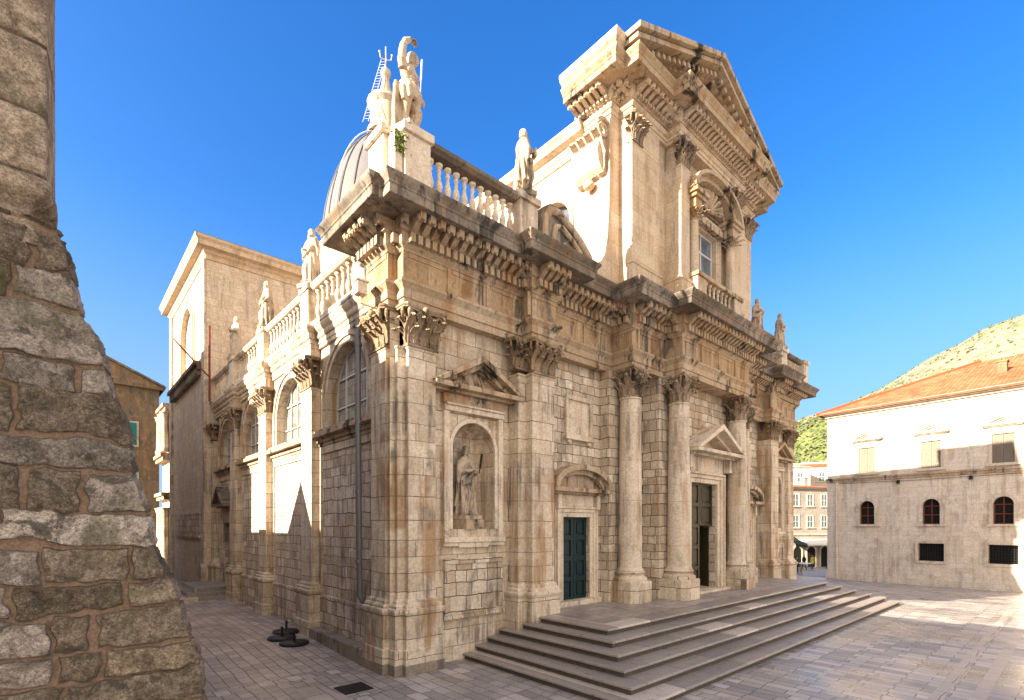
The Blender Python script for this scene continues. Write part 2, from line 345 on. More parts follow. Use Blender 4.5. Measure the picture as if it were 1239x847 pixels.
# ------------------------------------------------------------------ mesh helpers
class B:
    """collects faces of one mesh; f maps local (u, v, n) to world"""
    def __init__(s, f=None):
        s.v = []; s.f = []; s.fn = f or (lambda u, v, n: (u, v, n)); s.uv = None
    def add(s, pts, faces):
        o = len(s.v); s.v += [s.fn(*p) for p in pts]
        s.f += [tuple(i + o for i in fc) for fc in faces]; return s
    def box(s, u0, u1, v0, v1, n0, n1):
        return s.add([(u0, v0, n0), (u1, v0, n0), (u1, v1, n0), (u0, v1, n0), (u0, v0, n1), (u1, v0, n1), (u1, v1, n1), (u0, v1, n1)],
                     [(0, 1, 2, 3), (4, 5, 6, 7), (0, 1, 5, 4), (1, 2, 6, 5), (2, 3, 7, 6), (3, 0, 4, 7)])
    def prism(s, poly, n0, n1):
        k = len(poly)
        return s.add([(a, b, n0) for a, b in poly] + [(a, b, n1) for a, b in poly],
                     [tuple(range(k)), tuple(range(2 * k - 1, k - 1, -1))] + [(i, (i + 1) % k, (i + 1) % k + k, i + k) for i in range(k)])
    def band(s, outer, inner, n0, n1, closed=False):
        """prism of the strip between two polylines of equal length"""
        k = len(outer); m = k if closed else k - 1
        pts = [(a, b, n0) for a, b in outer] + [(a, b, n0) for a, b in inner] + [(a, b, n1) for a, b in outer] + [(a, b, n1) for a, b in inner]
        fc = []
        for i in range(m):
            j = (i + 1) % k
            fc += [(i, j, k + j, k + i), (2 * k + i, 2 * k + j, 3 * k + j, 3 * k + i), (i, j, 2 * k + j, 2 * k + i), (k + i, k + j, 3 * k + j, 3 * k + i)]
        if not closed: fc += [(0, k, 3 * k, 2 * k), (k - 1, 2 * k - 1, 4 * k - 1, 3 * k - 1)]
        return s.add(pts, fc)
    def lathe(s, prof, c=(0, 0, 0), seg=20, a0=0.0, a1=2 * math.pi, sx=1.0, sy=1.0):
        full = abs(a1 - a0 - 2 * math.pi) < 1e-6
        m = seg if full else seg + 1; k = len(prof); pts = []
        for i in range(m):
            a = a0 + (a1 - a0) * i / seg
            for r, z in prof: pts.append((c[0] + r * math.cos(a) * sx, c[1] + r * math.sin(a) * sy, c[2] + z))
        fc = []
        for i in range(seg):
            j = (i + 1) % m
            for q in range(k - 1): fc.append((i * k + q, j * k + q, j * k + q + 1, i * k + q + 1))
        s.add(pts, fc)
        if full:
            if prof[0][0] > 1e-5: s.f.append(tuple(len(s.v) - m * k + i * k for i in range(m)))
            if prof[-1][0] > 1e-5: s.f.append(tuple(len(s.v) - m * k + i * k + k - 1 for i in range(m)))
        return s
    def tube(s, pts, rad, seg=8):
        pts = [Vector(p) for p in pts]; k = len(pts); rings = []
        rad = rad if isinstance(rad, (list, tuple)) else [rad] * k
        up = Vector((0.123, 0.31, 0.94)).normalized(); vv = []
        for i in range(k):
            d = (pts[min(i + 1, k - 1)] - pts[max(i - 1, 0)]).normalized()
            a = d.cross(up); a = a.normalized() if a.length > 1e-3 else Vector((1, 0, 0)); b = d.cross(a)
            for q in range(seg):
                t = 2 * math.pi * q / seg
                vv.append(tuple(pts[i] + (a * math.cos(t) + b * math.sin(t)) * rad[i]))
        fc = [(i * seg + q, i * seg + (q + 1) % seg, (i + 1) * seg + (q + 1) % seg, (i + 1) * seg + q) for i in range(k - 1) for q in range(seg)]
        fc += [tuple(range(seg)), tuple((k - 1) * seg + q for q in range(seg))]
        return s.add(vv, fc)
    def sphere(s, c, r, seg=12, rings=8):
        r = r if isinstance(r, (tuple, list)) else (r, r, r)
        pts = [(c[0], c[1], c[2] - r[2])]
        for i in range(1, rings):
            t = -math.pi / 2 + math.pi * i / rings
            for q in range(seg):
                a = 2 * math.pi * q / seg
                pts.append((c[0] + r[0] * math.cos(t) * math.cos(a), c[1] + r[1] * math.cos(t) * math.sin(a), c[2] + r[2] * math.sin(t)))
        pts.append((c[0], c[1], c[2] + r[2])); e = len(pts) - 1; fc = []
        for q in range(seg):
            fc.append((0, 1 + (q + 1) % seg, 1 + q)); fc.append((e, e - seg + q, e - seg + (q + 1) % seg))
        for i in range(rings - 2):
            for q in range(seg):
                a = 1 + i * seg + q; b = 1 + i * seg + (q + 1) % seg
                fc.append((a, b, b + seg, a + seg))
        return s.add(pts, fc)
    def sweep(s, path, prof, closed=False, side=1):
        """profile (offset, z) run along a plan polyline; offset to the right (side=1) of travel, mitred"""
        n = len(path); P = [Vector((p[0], p[1])) for p in path]; off = []
        for i in range(n):
            if closed: a, b, c = P[i - 1], P[i], P[(i + 1) % n]
            else: a, b, c = P[max(i - 1, 0)], P[i], P[min(i + 1, n - 1)]
            d1 = (b - a).normalized() if (b - a).length > 1e-9 else (c - b).normalized()
            d2 = (c - b).normalized() if (c - b).length > 1e-9 else d1
            n1 = Vector((d1.y, -d1.x)) * side; n2 = Vector((d2.y, -d2.x)) * side
            mm = (n1 + n2); mm = mm / max(0.15, (mm.length_squared / 2)); off.append(mm)
        k = len(prof); pts = [(P[i].x + off[i].x * d, P[i].y + off[i].y * d, z) for i in range(n) for d, z in prof]
        fc = []
        for i in range(n if closed else n - 1):
            j = (i + 1) % n
            for q in range(k - 1): fc.append((i * k + q, j * k + q, j * k + q + 1, i * k + q + 1))
        if not closed: fc += [tuple(range(k)), tuple((n - 1) * k + q for q in range(k))]
        return s.add(pts, fc)
    def build(s, name, mat, parent=None, smooth=None, bevel=0.0):
        me = bpy.data.meshes.new(name); me.from_pydata(s.v, [], s.f); 
        bm = bmesh.new(); bm.from_mesh(me); bmesh.ops.recalc_face_normals(bm, faces=bm.faces); bm.to_mesh(me); bm.free()
        if mat is not None: me.materials.append(mat)
        if smooth is not None:
            for p in me.polygons: p.use_smooth = True
            me.set_sharp_from_angle(angle=R(smooth))
        me.update()
        o = bpy.data.objects.new(name, me); COL.objects.link(o)
        if parent is not None: put(o, parent)
        if bevel:
            md = o.modifiers.new('edge_wear', 'BEVEL'); md.width = bevel; md.segments = 2; md.limit_method = 'ANGLE'; md.angle_limit = R(40)
        return o

def wloc(o):
    v = Vector(o.location)
    while o.parent: o = o.parent; v += Vector(o.location)
    return v
def put(o, parent):
    """parent o so that mesh built in world coordinates stays put (roots are never rotated before building)"""
    o.parent = parent; o.location = -wloc(parent) if not o.get('local') else o.location
    return o
def tag(o, label, cat, group=None, kind=None):
    if label: o['label'] = label
    if cat: o['category'] = cat
    if group: o['group'] = group
    if kind: o['kind'] = kind
    return o
def thing(name, loc, label, cat, group=None):
    o = bpy.data.objects.new(name, None); COL.objects.link(o); o.location = loc; o.empty_display_size = 0.3
    return tag(o, label, cat, group)
def inst(name, src, parent, loc, rz=0.0, scale=None):
    """copy of a part sharing mesh data, placed at a world point"""
    o = src.copy(); o.name = name; COL.objects.link(o); o.parent = parent
    o.location = Vector(loc) - (wloc(parent) if parent else Vector((0, 0, 0))); o.rotation_euler = (0, 0, rz)
    if scale: o.scale = scale
    return o
def front(y0):  return lambda u, v, n: (u, y0 - n, v)          # faces -Y, u = x
def left(x0):   return lambda u, v, n: (x0 - n, u, v)          # faces -X, u = y
def arch_pts(cx, w, zs, n=16, rise=None):
    h = w / 2; rise = h if rise is None else rise
    return [(cx - h * math.cos(math.pi * i / n), zs + rise * math.sin(math.pi * i / n)) for i in range(n + 1)]
def opening(b, u0, u1, v0, v1, cx, w, vb, vs, depth, arch=True, nf=0.0, seg=16):
    """wall sheet at n=nf with one opening, plus its reveal going back by depth"""
    a, c = cx - w / 2, cx + w / 2
    top = arch_pts(cx, w, vs, seg) if arch else [(a, vs), (c, vs)]
    pts = [(u0, v0, nf), (a, v0, nf), (c, v0, nf), (u1, v0, nf), (u0, v1, nf), (u1, v1, nf), (a, vb, nf), (c, vb, nf), (a, v1, nf), (c, v1, nf)]
    fc = [(0, 1, 8, 4), (2, 3, 5, 9)]
    if vb > v0 + 1e-6: fc.append((1, 2, 7, 6))
    b.add(pts, fc)
    k = len(top)
    b.add([(p[0], p[1], nf) for p in top] + [(p[0], v1, nf) for p in top], [(i, i + 1, k + i + 1, k + i) for i in range(k - 1)])
    loop = [(a, vb)] + top + [(c, vb)]; k = len(loop)
    b.add([(p[0], p[1], nf) for p in loop] + [(p[0], p[1], nf - depth) for p in loop], [(i, (i + 1) % k, (i + 1) % k + k, i + k) for i in range(k)])
    return loop

# ---- Corinthian capitals
def leaf(b, c, ang, z0, h, w, r0, lean=0.10, curl=0.10, flat=None):
    """one acanthus leaf; flat=(tangent, normal) for pilasters"""
    rows = 7; th = 0.022
    if flat: tv, nv = Vector(flat[0]), Vector(flat[1])
    else: nv = Vector((math.cos(ang), math.sin(ang), 0)); tv = Vector((-math.sin(ang), math.cos(ang), 0))
    c = Vector(c); pts = []
    for side in (0, 1):
        for i in range(rows + 1):
            t = i / rows
            out = r0 + lean * t * t; z = z0 + h * t
            if t > 0.62:
                q = (t - 0.62) / 0.38; out += curl * math.sin(q * 1.7); z = z0 + h * (0.62 + 0.38 * math.sin(q * 2.1) / 1.05) - 0.10 * h * q * q
            ww = w * (0.62 + 0.55 * math.sin(min(1, t * 1.25) * math.pi * 0.8)) * (1 - 0.35 * max(0, t - 0.6) / 0.4)
            ww *= 1 + (0.16 if i % 2 else -0.12)
            for s_ in (-1, -0.5, 0, 0.5, 1):
                ridge = 0.035 * (1 - abs(s_)) - 0.018 * (abs(s_) == 0.5)
                p = c + tv * (ww * 0.5 * s_) + nv * (out + ridge - (0.0 if side == 0 else th)) + Vector((0, 0, z - 0.02 * abs(s_) * (i % 2)))
                pts.append(tuple(p))
    N = 5; K = (rows + 1) * N; fc = []
    for i in range(rows):
        for j in range(N - 1):
            a = i * N + j
            fc.append((a, a + 1, a + N + 1, a + N)); fc.append((K + a, K + a + N, K + a + N + 1, K + a + 1))
    edge = [i * N for i in range(rows + 1)] + [rows * N + j for j in range(1, N)] + [i * N + N - 1 for i in range(rows - 1, -1, -1)]
    for p, q in zip(edge, edge[1:]): fc.append((p, q, K + q, K + p))
    b.add(pts, fc)
def spiral(b, c, tv, r, th, turns=1.6, seg=26):
    tv = Vector(tv).normalized(); c = Vector(c); pts = []; rad = []
    for i in range(seg + 1):
        t = i / seg; a = math.pi * 0.75 - t * turns * 2 * math.pi; rr = r * (1 - 0.82 * t)
        pts.append(tuple(c + tv * (rr * math.cos(a)) + Vector((0, 0, rr * math.sin(a))))); rad.append(th * (1 - 0.4 * t))
    b.tube(pts, rad, 6)
def capital_round(r, h):
    b = B()
    b.lathe([(r * 1.0, 0), (r * 1.12, 0.0), (r * 1.15, 0.03), (r * 1.1, 0.06), (r * 0.74, 0.07), (r * 0.76, h * 0.5), (r * 0.95, h * 0.75), (r * 1.25, h * 0.86), (r * 1.0, h * 0.88)], seg=24)
    for k in range(8):
        leaf(b, (0, 0, 0), math.pi / 4 * k, 0.06, h * 0.42, r * 0.56, r * 1.02, 0.11, 0.17)
        leaf(b, (0, 0, 0), math.pi / 4 * (k + 0.5), 0.07, h * 0.70, r * 0.48, r * 0.96, 0.19, 0.19)
    for k in range(4):
        a = math.pi / 4 + math.pi / 2 * k; d = Vector((math.cos(a), math.sin(a), 0))
        for s_ in (-1, 1):
            dd = Vector((math.cos(a + s_ * 0.16), math.sin(a + s_ * 0.16), 0))
            spiral(b, dd * (r * 1.42) + Vector((0, 0, h * 0.78)), dd, h * 0.13, h * 0.036)
            b.tube([tuple(dd * r * 0.95 + Vector((0, 0, h * 0.5))), tuple(dd * r * 1.12 + Vector((0, 0, h * 0.74))), tuple(dd * r * 1.38 + Vector((0, 0, h * 0.88)))], h * 0.035, 6)
        a2 = math.pi / 2 * k; d2 = Vector((math.cos(a2), math.sin(a2), 0)); t2 = Vector((-d2.y, d2.x, 0))
        for s_ in (-1, 1): spiral(b, d2 * (r * 1.10) + t2 * (s_ * r * 0.22) + Vector((0, 0, h * 0.76)), t2 * s_, h * 0.09, h * 0.026)
        b.sphere(tuple(d2 * (r * 1.22) + Vector((0, 0, h * 0.93))), h * 0.085, 8, 6)
    # concave abacus
    outl = []
    for k in range(4):
        for q in (-1, -0.88, -0.45, 0, 0.45, 0.88):
            a = math.pi / 2 * k; n_ = Vector((math.cos(a), math.sin(a))); t_ = Vector((-n_.y, n_.x))
            hw = r * 1.42; dd = hw - (1 - q * q) * r * 0.24
            p = n_ * dd + t_ * (q * hw)
            outl.append((p.x, p.y))
    b.prism([(x, y) for x, y in outl], h * 0.88, h * 0.935); b.prism([(x * 1.05, y * 1.05) for x, y in outl], h * 0.937, h)
    return b
def capital_flat(w, h, d):
    """pilaster capital: w wide along x, projecting d towards -y from y=0; sides carved as well"""
    b = B(); e = d * 0.45
    b.box(-w / 2 + 0.03, w / 2 - 0.03, -e, 0.05, 0.06, h * 0.9)
    b.box(-w / 2 - 0.04, w / 2 + 0.04, -d - 0.04, 0.05, 0.0, 0.035); b.box(-w / 2 - 0.02, w / 2 + 0.02, -d - 0.015, 0.05, 0.036, 0.07)
    T, N_ = (1, 0, 0), (0, -1, 0)
    for x in (-w * 0.36, 0.0, w * 0.36): leaf(b, (x, -e, 0), 0, 0.07, h * 0.42, w * 0.235, d * 0.62, 0.09, 0.17, (T, N_))
    for x in (-w * 0.52, -w * 0.18, w * 0.18, w * 0.52): leaf(b, (x, -e, 0), 0, 0.08, h * 0.70, w * 0.20, d * 0.45, 0.17, 0.19, (T, N_))
    for s_ in (-1, 1):
        leaf(b, (s_ * (w / 2 - 0.03), -d * 0.3, 0), 0, 0.07, h * 0.42, max(0.18, d * 0.9), 0.02, 0.09, 0.13, ((0, -s_, 0), (s_, 0, 0)))
        leaf(b, (s_ * (w / 2 - 0.03), -d * 0.6, 0), 0, 0.08, h * 0.68, max(0.16, d * 0.7), 0.01, 0.12, 0.15, ((0, -s_, 0), (s_, 0, 0)))
        dd = Vector((s_ * 0.75, -0.66, 0)).normalized()
        base = Vector((s_ * (w / 2 + 0.07), -d - 0.07, h * 0.77))
        for k in (-0.12, 0.12): spiral(b, base + Vector((k * 0.5, k * 0.5 * s_, 0)), dd, h * 0.15, h * 0.042)
        b.tube([(s_ * w * 0.22, -d + 0.02, h * 0.45), (s_ * w * 0.36, -d - 0.07, h * 0.72), (s_ * (w / 2 + 0.03), -d - 0.12, h * 0.9)], h * 0.04, 6)
        spiral(b, (s_ * w * 0.15, -d - 0.08, h * 0.77), (s_, 0, 0), h * 0.105, h * 0.032)
    b.sphere((0, -d - 0.15, h * 0.93), h * 0.10, 8, 6)
    o = [(-w / 2 - 0.20, 0.05), (-w / 2 - 0.20, -d - 0.12), (-w / 2 - 0.12, -d - 0.20), (-w * 0.25, -d - 0.09), (w * 0.25, -d - 0.09), (w / 2 + 0.12, -d - 0.20), (w / 2 + 0.20, -d - 0.12), (w / 2 + 0.20, 0.05)]
    b.prism(o, h * 0.89, h * 0.94); b.prism([(x * 1.03, y * 1.04 if y < 0 else y) for x, y in o], h * 0.942, h)
    return b
BAL = [(0.085, 0), (0.085, 0.07), (0.05, 0.09), (0.06, 0.13), (0.045, 0.17), (0.075, 0.27), (0.088, 0.36), (0.07, 0.46), (0.04, 0.56), (0.048, 0.585), (0.048, 0.61), (0.036, 0.63), (0.036, 0.68),
       (0.055, 0.74), (0.05, 0.79), (0.035, 0.83), (0.06, 0.88), (0.085, 0.90), (0.085, 0.97)]
def baluster_mesh(h, k=1.0):
    return B().lathe([(r * k, z * h / 0.97) for r, z in BAL], seg=12)

# profiles (offset, z)
def prof_arch(z0, h):   # architrave + cap mould
    return [(0, z0), (0.0, z0 + h * .30), (0.035, z0 + h * .31), (0.035, z0 + h * .68), (0.07, z0 + h * .72), (0.11, z0 + h * .86), (0.12, z0 + h * .88), (0.12, z0 + h), (-0.2, z0 + h)]
def prof_bed(z0, h):
    return [(-0.2, z0), (0.04, z0), (0.06, z0 + h * .25), (0.12, z0 + h * .45), (0.13, z0 + h * .5), (0.13, z0 + h), (-0.2, z0 + h)]
def prof_corona(z0, h, d0, d1):
    return [(-0.2, z0), (d1 - 0.10, z0), (d1 - 0.08, z0 - 0.02), (d1 - 0.06, z0), (d1 - 0.06, z0 + h * .42), (d1 - 0.03, z0 + h * .46), (d1 - 0.03, z0 + h * .55), (d1 - 0.01, z0 + h * .62), (d1 + 0.05, z0 + h * .80), (d1 + 0.07, z0 + h * .90), (d1 + 0.07, z0 + h), (-0.2, z0 + h + 0.06)]
def prof_simple(z0, h, d):
    return [(-0.15, z0), (0.03, z0), (0.03, z0 + h * .22), (d * .45, z0 + h * .45), (d * .8, z0 + h * .5), (d * .8, z0 + h * .72), (d, z0 + h * .85), (d, z0 + h), (-0.15, z0 + h + 0.03)]
def run_blocks(b, path, side, spacing, fn):
    """calls fn(origin, tangent, normal) at even spacing along each plan segment"""
    for a, c in zip(path, path[1:]):
        a, c = Vector(a), Vector(c); L = (c - a).length
        if L < spacing * 0.6: continue
        t = (c - a).normalized(); n = Vector((t.y, -t.x)) * side
        k = max(1, int(round(L / spacing)))
        for i in range(k): fn(a + t * (L * (i + 0.5) / k), t, n)
def oriented_box(b, o, t, n, w, d0, d1, z0, z1):
    p = [o + t * (-w / 2) + n * d0, o + t * (w / 2) + n * d0, o + t * (w / 2) + n * d1, o + t * (-w / 2) + n * d1]
    b.add([(q.x, q.y, z0) for q in p] + [(q.x, q.y, z1) for q in p], [(0, 1, 2, 3), (4, 5, 6, 7), (0, 1, 5, 4), (1, 2, 6, 5), (2, 3, 7, 6), (3, 0, 4, 7)])
def modillion(b, o, t, n, w, d0, d1, z0, z1):
    """scrolled bracket"""
    h = z1 - z0; prof = [(d0, z1), (d1, z1), (d1, z1 - h * .35), (d1 - 0.03, z1 - h * .52), (d0 + (d1 - d0) * .6, z1 - h * .5), (d0 + (d1 - d0) * .35, z1 - h * .8), (d0 + 0.04, z0), (d0, z0)]
    k = len(prof); pts = []
    for s_ in (-1, 1):
        for d, z in prof:
            q = o + t * (s_ * w / 2) + n * d; pts.append((q.x, q.y, z))
    b.add(pts, [tuple(range(k)), tuple(range(2 * k - 1, k - 1, -1))] + [(i, (i + 1) % k, (i + 1) % k + k, i + k) for i in range(k)])
    for s_ in (-1, 1):
        q = o + t * (s_ * w * 0.5) + n * (d1 - 0.07)
        b.sphere((q.x, q.y, z1 - h * .4), (0.045, 0.045, h * .3), 6, 4)

# ------------------------------------------------------------------ ground
def smooth01(t): t = max(0.0, min(1.0, t)); return t * t * (3 - 2 * t)
def gz(x, y):
    z = 0.18 * smooth01((y - 1.0) / 6.0) * (1 - smooth01((x - 1.0) / 3.0))
    z -= 0.72 * smooth01((x - 22.0) / 18.0) + 0.75 * smooth01((x - 40.0) / 14.0) + 1.2 * smooth01((x - 54.0) / 30.0)
    return z
def sheet(name, xs, ys, mat, dz=0.0, fn=None):
    b = B(); nx, ny = len(xs), len(ys)
    b.add([(x, y, (fn or gz)(x, y) + dz) for y in ys for x in xs], [(j * nx + i, j * nx + i + 1, (j + 1) * nx + i + 1, (j + 1) * nx + i) for j in range(ny - 1) for i in range(nx - 1)])
    o = b.build(name, mat, smooth=60); return tag(o, None, None, kind='structure')
def lin(a, b, n): return [a + (b - a) * i / n for i in range(n + 1)]
sheet('ground', [-1500, -400, -60] + lin(-20, 90, 110) + [130, 300, 1500], [-1500, -300, -60] + lin(-20, 70, 60) + [130, 400, 1500], M['paving'])
sheet('street', lin(-7, -0.2, 10), lin(-0.6, 60, 60), M['street'], 0.004)
# two inlaid kerb bands crossing the square, with narrow gutters between
b = B()
for y0, y1 in ((-8.72, -8.50), (-9.32, -9.08)):
    xs = lin(3, 24, 42)
    b.add([(x, y, gz(x, y) + 0.004) for x in xs for y in (y0, y1)], [(2 * i, 2 * i + 2, 2 * i + 3, 2 * i + 1) for i in range(len(xs) - 1)])
tag(b.build('pavement_bands', M['slab']), None, None, kind='structure')
tag(B().add([(-2.35, -1.5, gz(-2.3, 0) + .005), (-1.55, -1.5, .005), (-1.72, 0.62, .005), (-2.25, 0.78, .005)], [(0, 1, 2, 3)]).build('pale_pavement', M['slab']), None, None, kind='structure')

# ------------------------------------------------------------------ cathedral
CA = thing('cathedral', (12.3, 8.0, 0.0), 'large pale stone baroque cathedral with columned front, gabled upper storey, balustrades and lead dome', 'cathedral')
def P(name, b, mat, parent=None, smooth=None, bevel=0.0): return b.build(name, M[mat], parent or CA, smooth, bevel)
def offs(path, d, side=1):
    bb = B(); bb.sweep(path, [(d, 0), (d, 1)], side=side); return [(bb.v[2 * i][0], bb.v[2 * i][1]) for i in range(len(path))]

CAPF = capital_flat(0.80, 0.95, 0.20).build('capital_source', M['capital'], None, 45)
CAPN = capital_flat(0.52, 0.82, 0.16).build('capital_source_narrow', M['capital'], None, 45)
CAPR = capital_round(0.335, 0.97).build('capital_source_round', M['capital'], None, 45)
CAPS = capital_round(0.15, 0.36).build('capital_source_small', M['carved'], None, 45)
BALM = baluster_mesh(1.02, 1.12).build('baluster_source', M['lightstone'], None, 50)
BALS = baluster_mesh(0.85, 1.05).build('baluster_source_small', M['lightstone'], None, 50)

PED = [(0.16, 0), (0.16, 0.60), (0.125, 0.61), (0.125, 1.40), (0.15, 1.43), (0.18, 1.50), (0.18, 1.57), (0.11, 1.585), (0.12, 1.63), (0.10, 1.67), (0.05, 1.69), (0.06, 1.74), (0.01, 1.80), (-0.1, 1.80)]
PED2 = [(0.16, 0.0), (0.16, 0.60), (0.125, 0.61), (0.125, 1.52), (0.15, 1.55), (0.18, 1.62), (0.18, 1.69), (0.11, 1.705), (0.12, 1.75), (0.10, 1.79), (0.05, 1.81), (0.06, 1.86), (0.01, 1.92), (-0.1, 1.92)]
def pilaster(path, caps, side=1, ped=PED, ztop=7.86, mat='ashlar'):
    zb = ped[-1][1]
    o = P('pilaster', B().sweep(path, [(-0.05, zb - 0.01), (0.0, zb - 0.01), (0.0, ztop - 0.06), (0.025, ztop - 0.05), (0.025, ztop + 0.01), (-0.05, ztop + 0.01)], side=side), mat, bevel=0.012)
    P('pedestal', B().sweep(path, ped, side=side), 'ashlar', o, bevel=0.012)
    P('capital_core', B().sweep(path, [(-0.3, ztop), (-0.13, ztop), (-0.13, 8.805), (-0.3, 8.805)], side=side), 'capital', o)
    for src, loc, rz in caps: inst('capital', src, o, loc, rz)
    return o
ZC = 7.86
# corner pier with its notched angle
pilaster([(0.12, 1.34), (-0.20, 1.34), (-0.20, 0.58), (-0.05, 0.58), (-0.05, 0.27), (0.16, 0.27), (0.16, 0.12), (0.94, 0.12), (0.94, 0.45)],
         [(CAPF, (0.55, 0.30, ZC), 0), (CAPF, (-0.02, 0.96, ZC), R(-90))])
P('base_course', B().sweep([(0.12, 1.34), (-0.20, 1.34), (-0.20, 0.58), (-0.05, 0.58), (-0.05, 0.27), (0.16, 0.27), (0.16, 0.12), (0.94, 0.12), (0.94, 0.45)], [(0, -0.02), (0.168, -0.02), (0.168, 0.25), (0.15, 0.27), (0, 0.27)]), 'bench', None, bevel=0.015)
# second pilaster and its half pilaster
pilaster([(3.60, 0.45), (3.60, -0.02), (3.88, -0.02), (3.88, -0.30), (4.78, -0.30), (4.78, 0.45)], [(CAPF, (4.33, -0.12, ZC), 0), (CAPN, (3.70, 0.12, ZC + 0.1), 0)], ped=PED2)
pilaster([(20.42, 0.45), (20.42, -0.30), (21.32, -0.30), (21.32, -0.02), (21.6, -0.02), (21.6, 0.45)], [(CAPF, (20.87, -0.12, ZC), 0), (CAPN, (21.5, 0.12, ZC + 0.1), 0)], ped=PED2)
pilaster([(23.75, 0.45), (23.75, 0.12), (24.55, 0.12), (24.55, 0.27), (24.75, 0.27), (24.75, 0.58), (24.9, 0.58), (24.9, 1.34), (24.5, 1.34)], [(CAPF, (24.15, 0.30, ZC), 0)])
# side pilasters along the street
for y0, y1 in ((5.38, 6.26), (10.02, 10.92), (14.5, 15.38)):
    pilaster([(0.2, y0), (-0.20, y0), (-0.20, y1), (0.2, y1)], [(CAPF, (-0.02, (y0 + y1) / 2, ZC), R(-90))], side=-1)
pilaster([(0.2, 18.75), (-0.16, 18.75), (-0.16, 19.38), (0.2, 19.38)], [(CAPN, (-0.02, 19.05, ZC + .1), R(-90))], side=-1)

# front walls between the orders
def fwall(u0, u1, y, name='front_wall', op=None, mat='block', v1=8.85):
    b = B(front(y))
    if op: opening(b, u0, u1, 0, v1, *op)
    else: b.add([(u0, 0, 0), (u1, 0, 0), (u1, v1, 0), (u0, v1, 0)], [(0, 1, 2, 3)])
    return P(name, b, mat)
def niche(cx, y):
    w, vb, vs = 1.42, 3.47, 5.62
    b = B(front(y)); opening(b, cx - 1.15, cx + 1.15, 0, 8.85, cx, w, vb, vs, 0.12)
    wl_ = P('front_wall', b, 'ashlar')
    n = B(); prof = [(w / 2, z) for z in (vb, 4.2, 4.9, vs)] + [(w / 2 * math.cos(t), vs + w / 2 * math.sin(t)) for t in [math.pi / 2 * k / 8 for k in range(1, 9)]]
    n.lathe(prof, (cx, y + 0.12, 0), 18, 0, math.pi, 1, 1.0)
    n.add([(cx - w / 2, y, vb), (cx + w / 2, y, vb), (cx + w / 2, y + 0.9, vb), (cx - w / 2, y + 0.9, vb)], [(0, 1, 2, 3)])
    nn = P('niche', n, 'ashlar', None, 40)
    f = B(front(y)); ar = [(cx - w / 2, vb)] + arch_pts(cx, w, vs, 18) + [(cx + w / 2, vb)]
    cen = lambda p, k: (cx + (p[0] - cx) * (1 + k / (w / 2)), (vs + (p[1] - vs) * (1 + k / (w / 2))) if p[1] > vs else p[1])
    f.band([cen(p, 0.11) for p in ar], [cen(p, 0.003) for p in ar], -0.02, 0.07)
    f.box(cx - 1.0, cx - 0.83, 3.26, 6.55, -0.02, 0.10); f.box(cx + 0.83, cx + 1.0, 3.26, 6.55, -0.02, 0.10)
    f.box(cx - 1.0, cx + 1.0, 6.551, 6.69, -0.02, 0.14); f.box(cx - 0.97, cx + 0.97, 6.692, 6.75, -0.02, 0.19)
    f.box(cx - 1.03, cx + 1.03, 3.12, 3.258, -0.02, 0.16); f.box(cx - 0.55, cx + 0.45, 2.98, 3.118, -0.02, 0.12); f.box(cx - 1.03, cx - 0.552, 3.02, 3.118, -0.02, 0.11); f.box(cx + 0.452, cx + 1.03, 3.02, 3.118, -0.02, 0.11)
    P('frame', f, 'lightstone', nn, bevel=0.012)
    p = B(front(y)); pediment(p, cx, 1.47, 7.0, 8.05, 0.47, frieze=(6.752, 7.0, 1.02, 0.12)); P('pediment', p, 'carved', nn, bevel=0.01)
    q = B(front(y)); q.box(cx - 0.98, cx + 0.98, 1.22, 2.70, -0.02, 0.045)
    for r_ in ((cx - 0.98, cx + 0.98, 2.55, 2.70), (cx - 0.98, cx + 0.98, 1.22, 1.33), (cx - 0.98, cx - 0.80, 1.332, 2.548), (cx + 0.80, cx + 0.98, 1.332, 2.548)): q.box(*r_, 0.046, 0.10)
    q.box(cx - 1.03, cx + 1.03, 1.12, 1.218, -0.02, 0.13)
    P('panel', q, 'block', None, bevel=0.012)
def pediment(b, cx, hw, z0, z1, n, frieze=None, th=0.17, seg=None):
    """triangular (or segmental with seg) pediment with cornice, standing out by n"""
    if frieze: b.box(cx - frieze[2], cx + frieze[2], frieze[0], frieze[1], -0.02, frieze[3])
    b.box(cx - hw + 0.10, cx + hw - 0.10, z0 + 0.001, z0 + 0.07, -0.02, n * 0.6)
    b.box(cx - hw, cx + hw, z0 + 0.071, z0 + 0.20, -0.02, n)
    if seg is None:
        o = [(cx - hw - 0.03, z0 + 0.202), (cx, z1), (cx + hw + 0.03, z0 + 0.202)]
        i = [(cx - hw + 0.22, z0 + 0.202), (cx, z1 - th), (cx + hw - 0.22, z0 + 0.202)]
        i2 = [(cx - hw + 0.42, z0 + 0.202), (cx, z1 - th * 1.9), (cx + hw - 0.42, z0 + 0.202)]
    else:
        rise = z1 - z0 - 0.2
        o = [(cx - hw * math.cos(math.pi * k / seg), z0 + 0.202 + rise * math.sin(math.pi * k / seg)) for k in range(seg + 1)]
        i = [(cx - (hw - 0.20) * math.cos(math.pi * k / seg), z0 + 0.202 + (rise - th) * math.sin(math.pi * k / seg)) for k in range(seg + 1)]
        i2 = [(cx - (hw - 0.36) * math.cos(math.pi * k / seg), z0 + 0.202 + (rise - th * 1.8) * math.sin(math.pi * k / seg)) for k in range(seg + 1)]
    b.band(o, i, -0.02, n + 0.02); b.band(i, i2, -0.02, n * 0.62); b.prism(i2, -0.02, 0.06)
niche(2.32, 0.40)
fwall(-0.18, 2.32 - 1.15, 0.40, mat='ashlar'); fwall(2.32 + 1.15, 3.95, 0.40, mat='ashlar')
niche(22.75, 0.40)
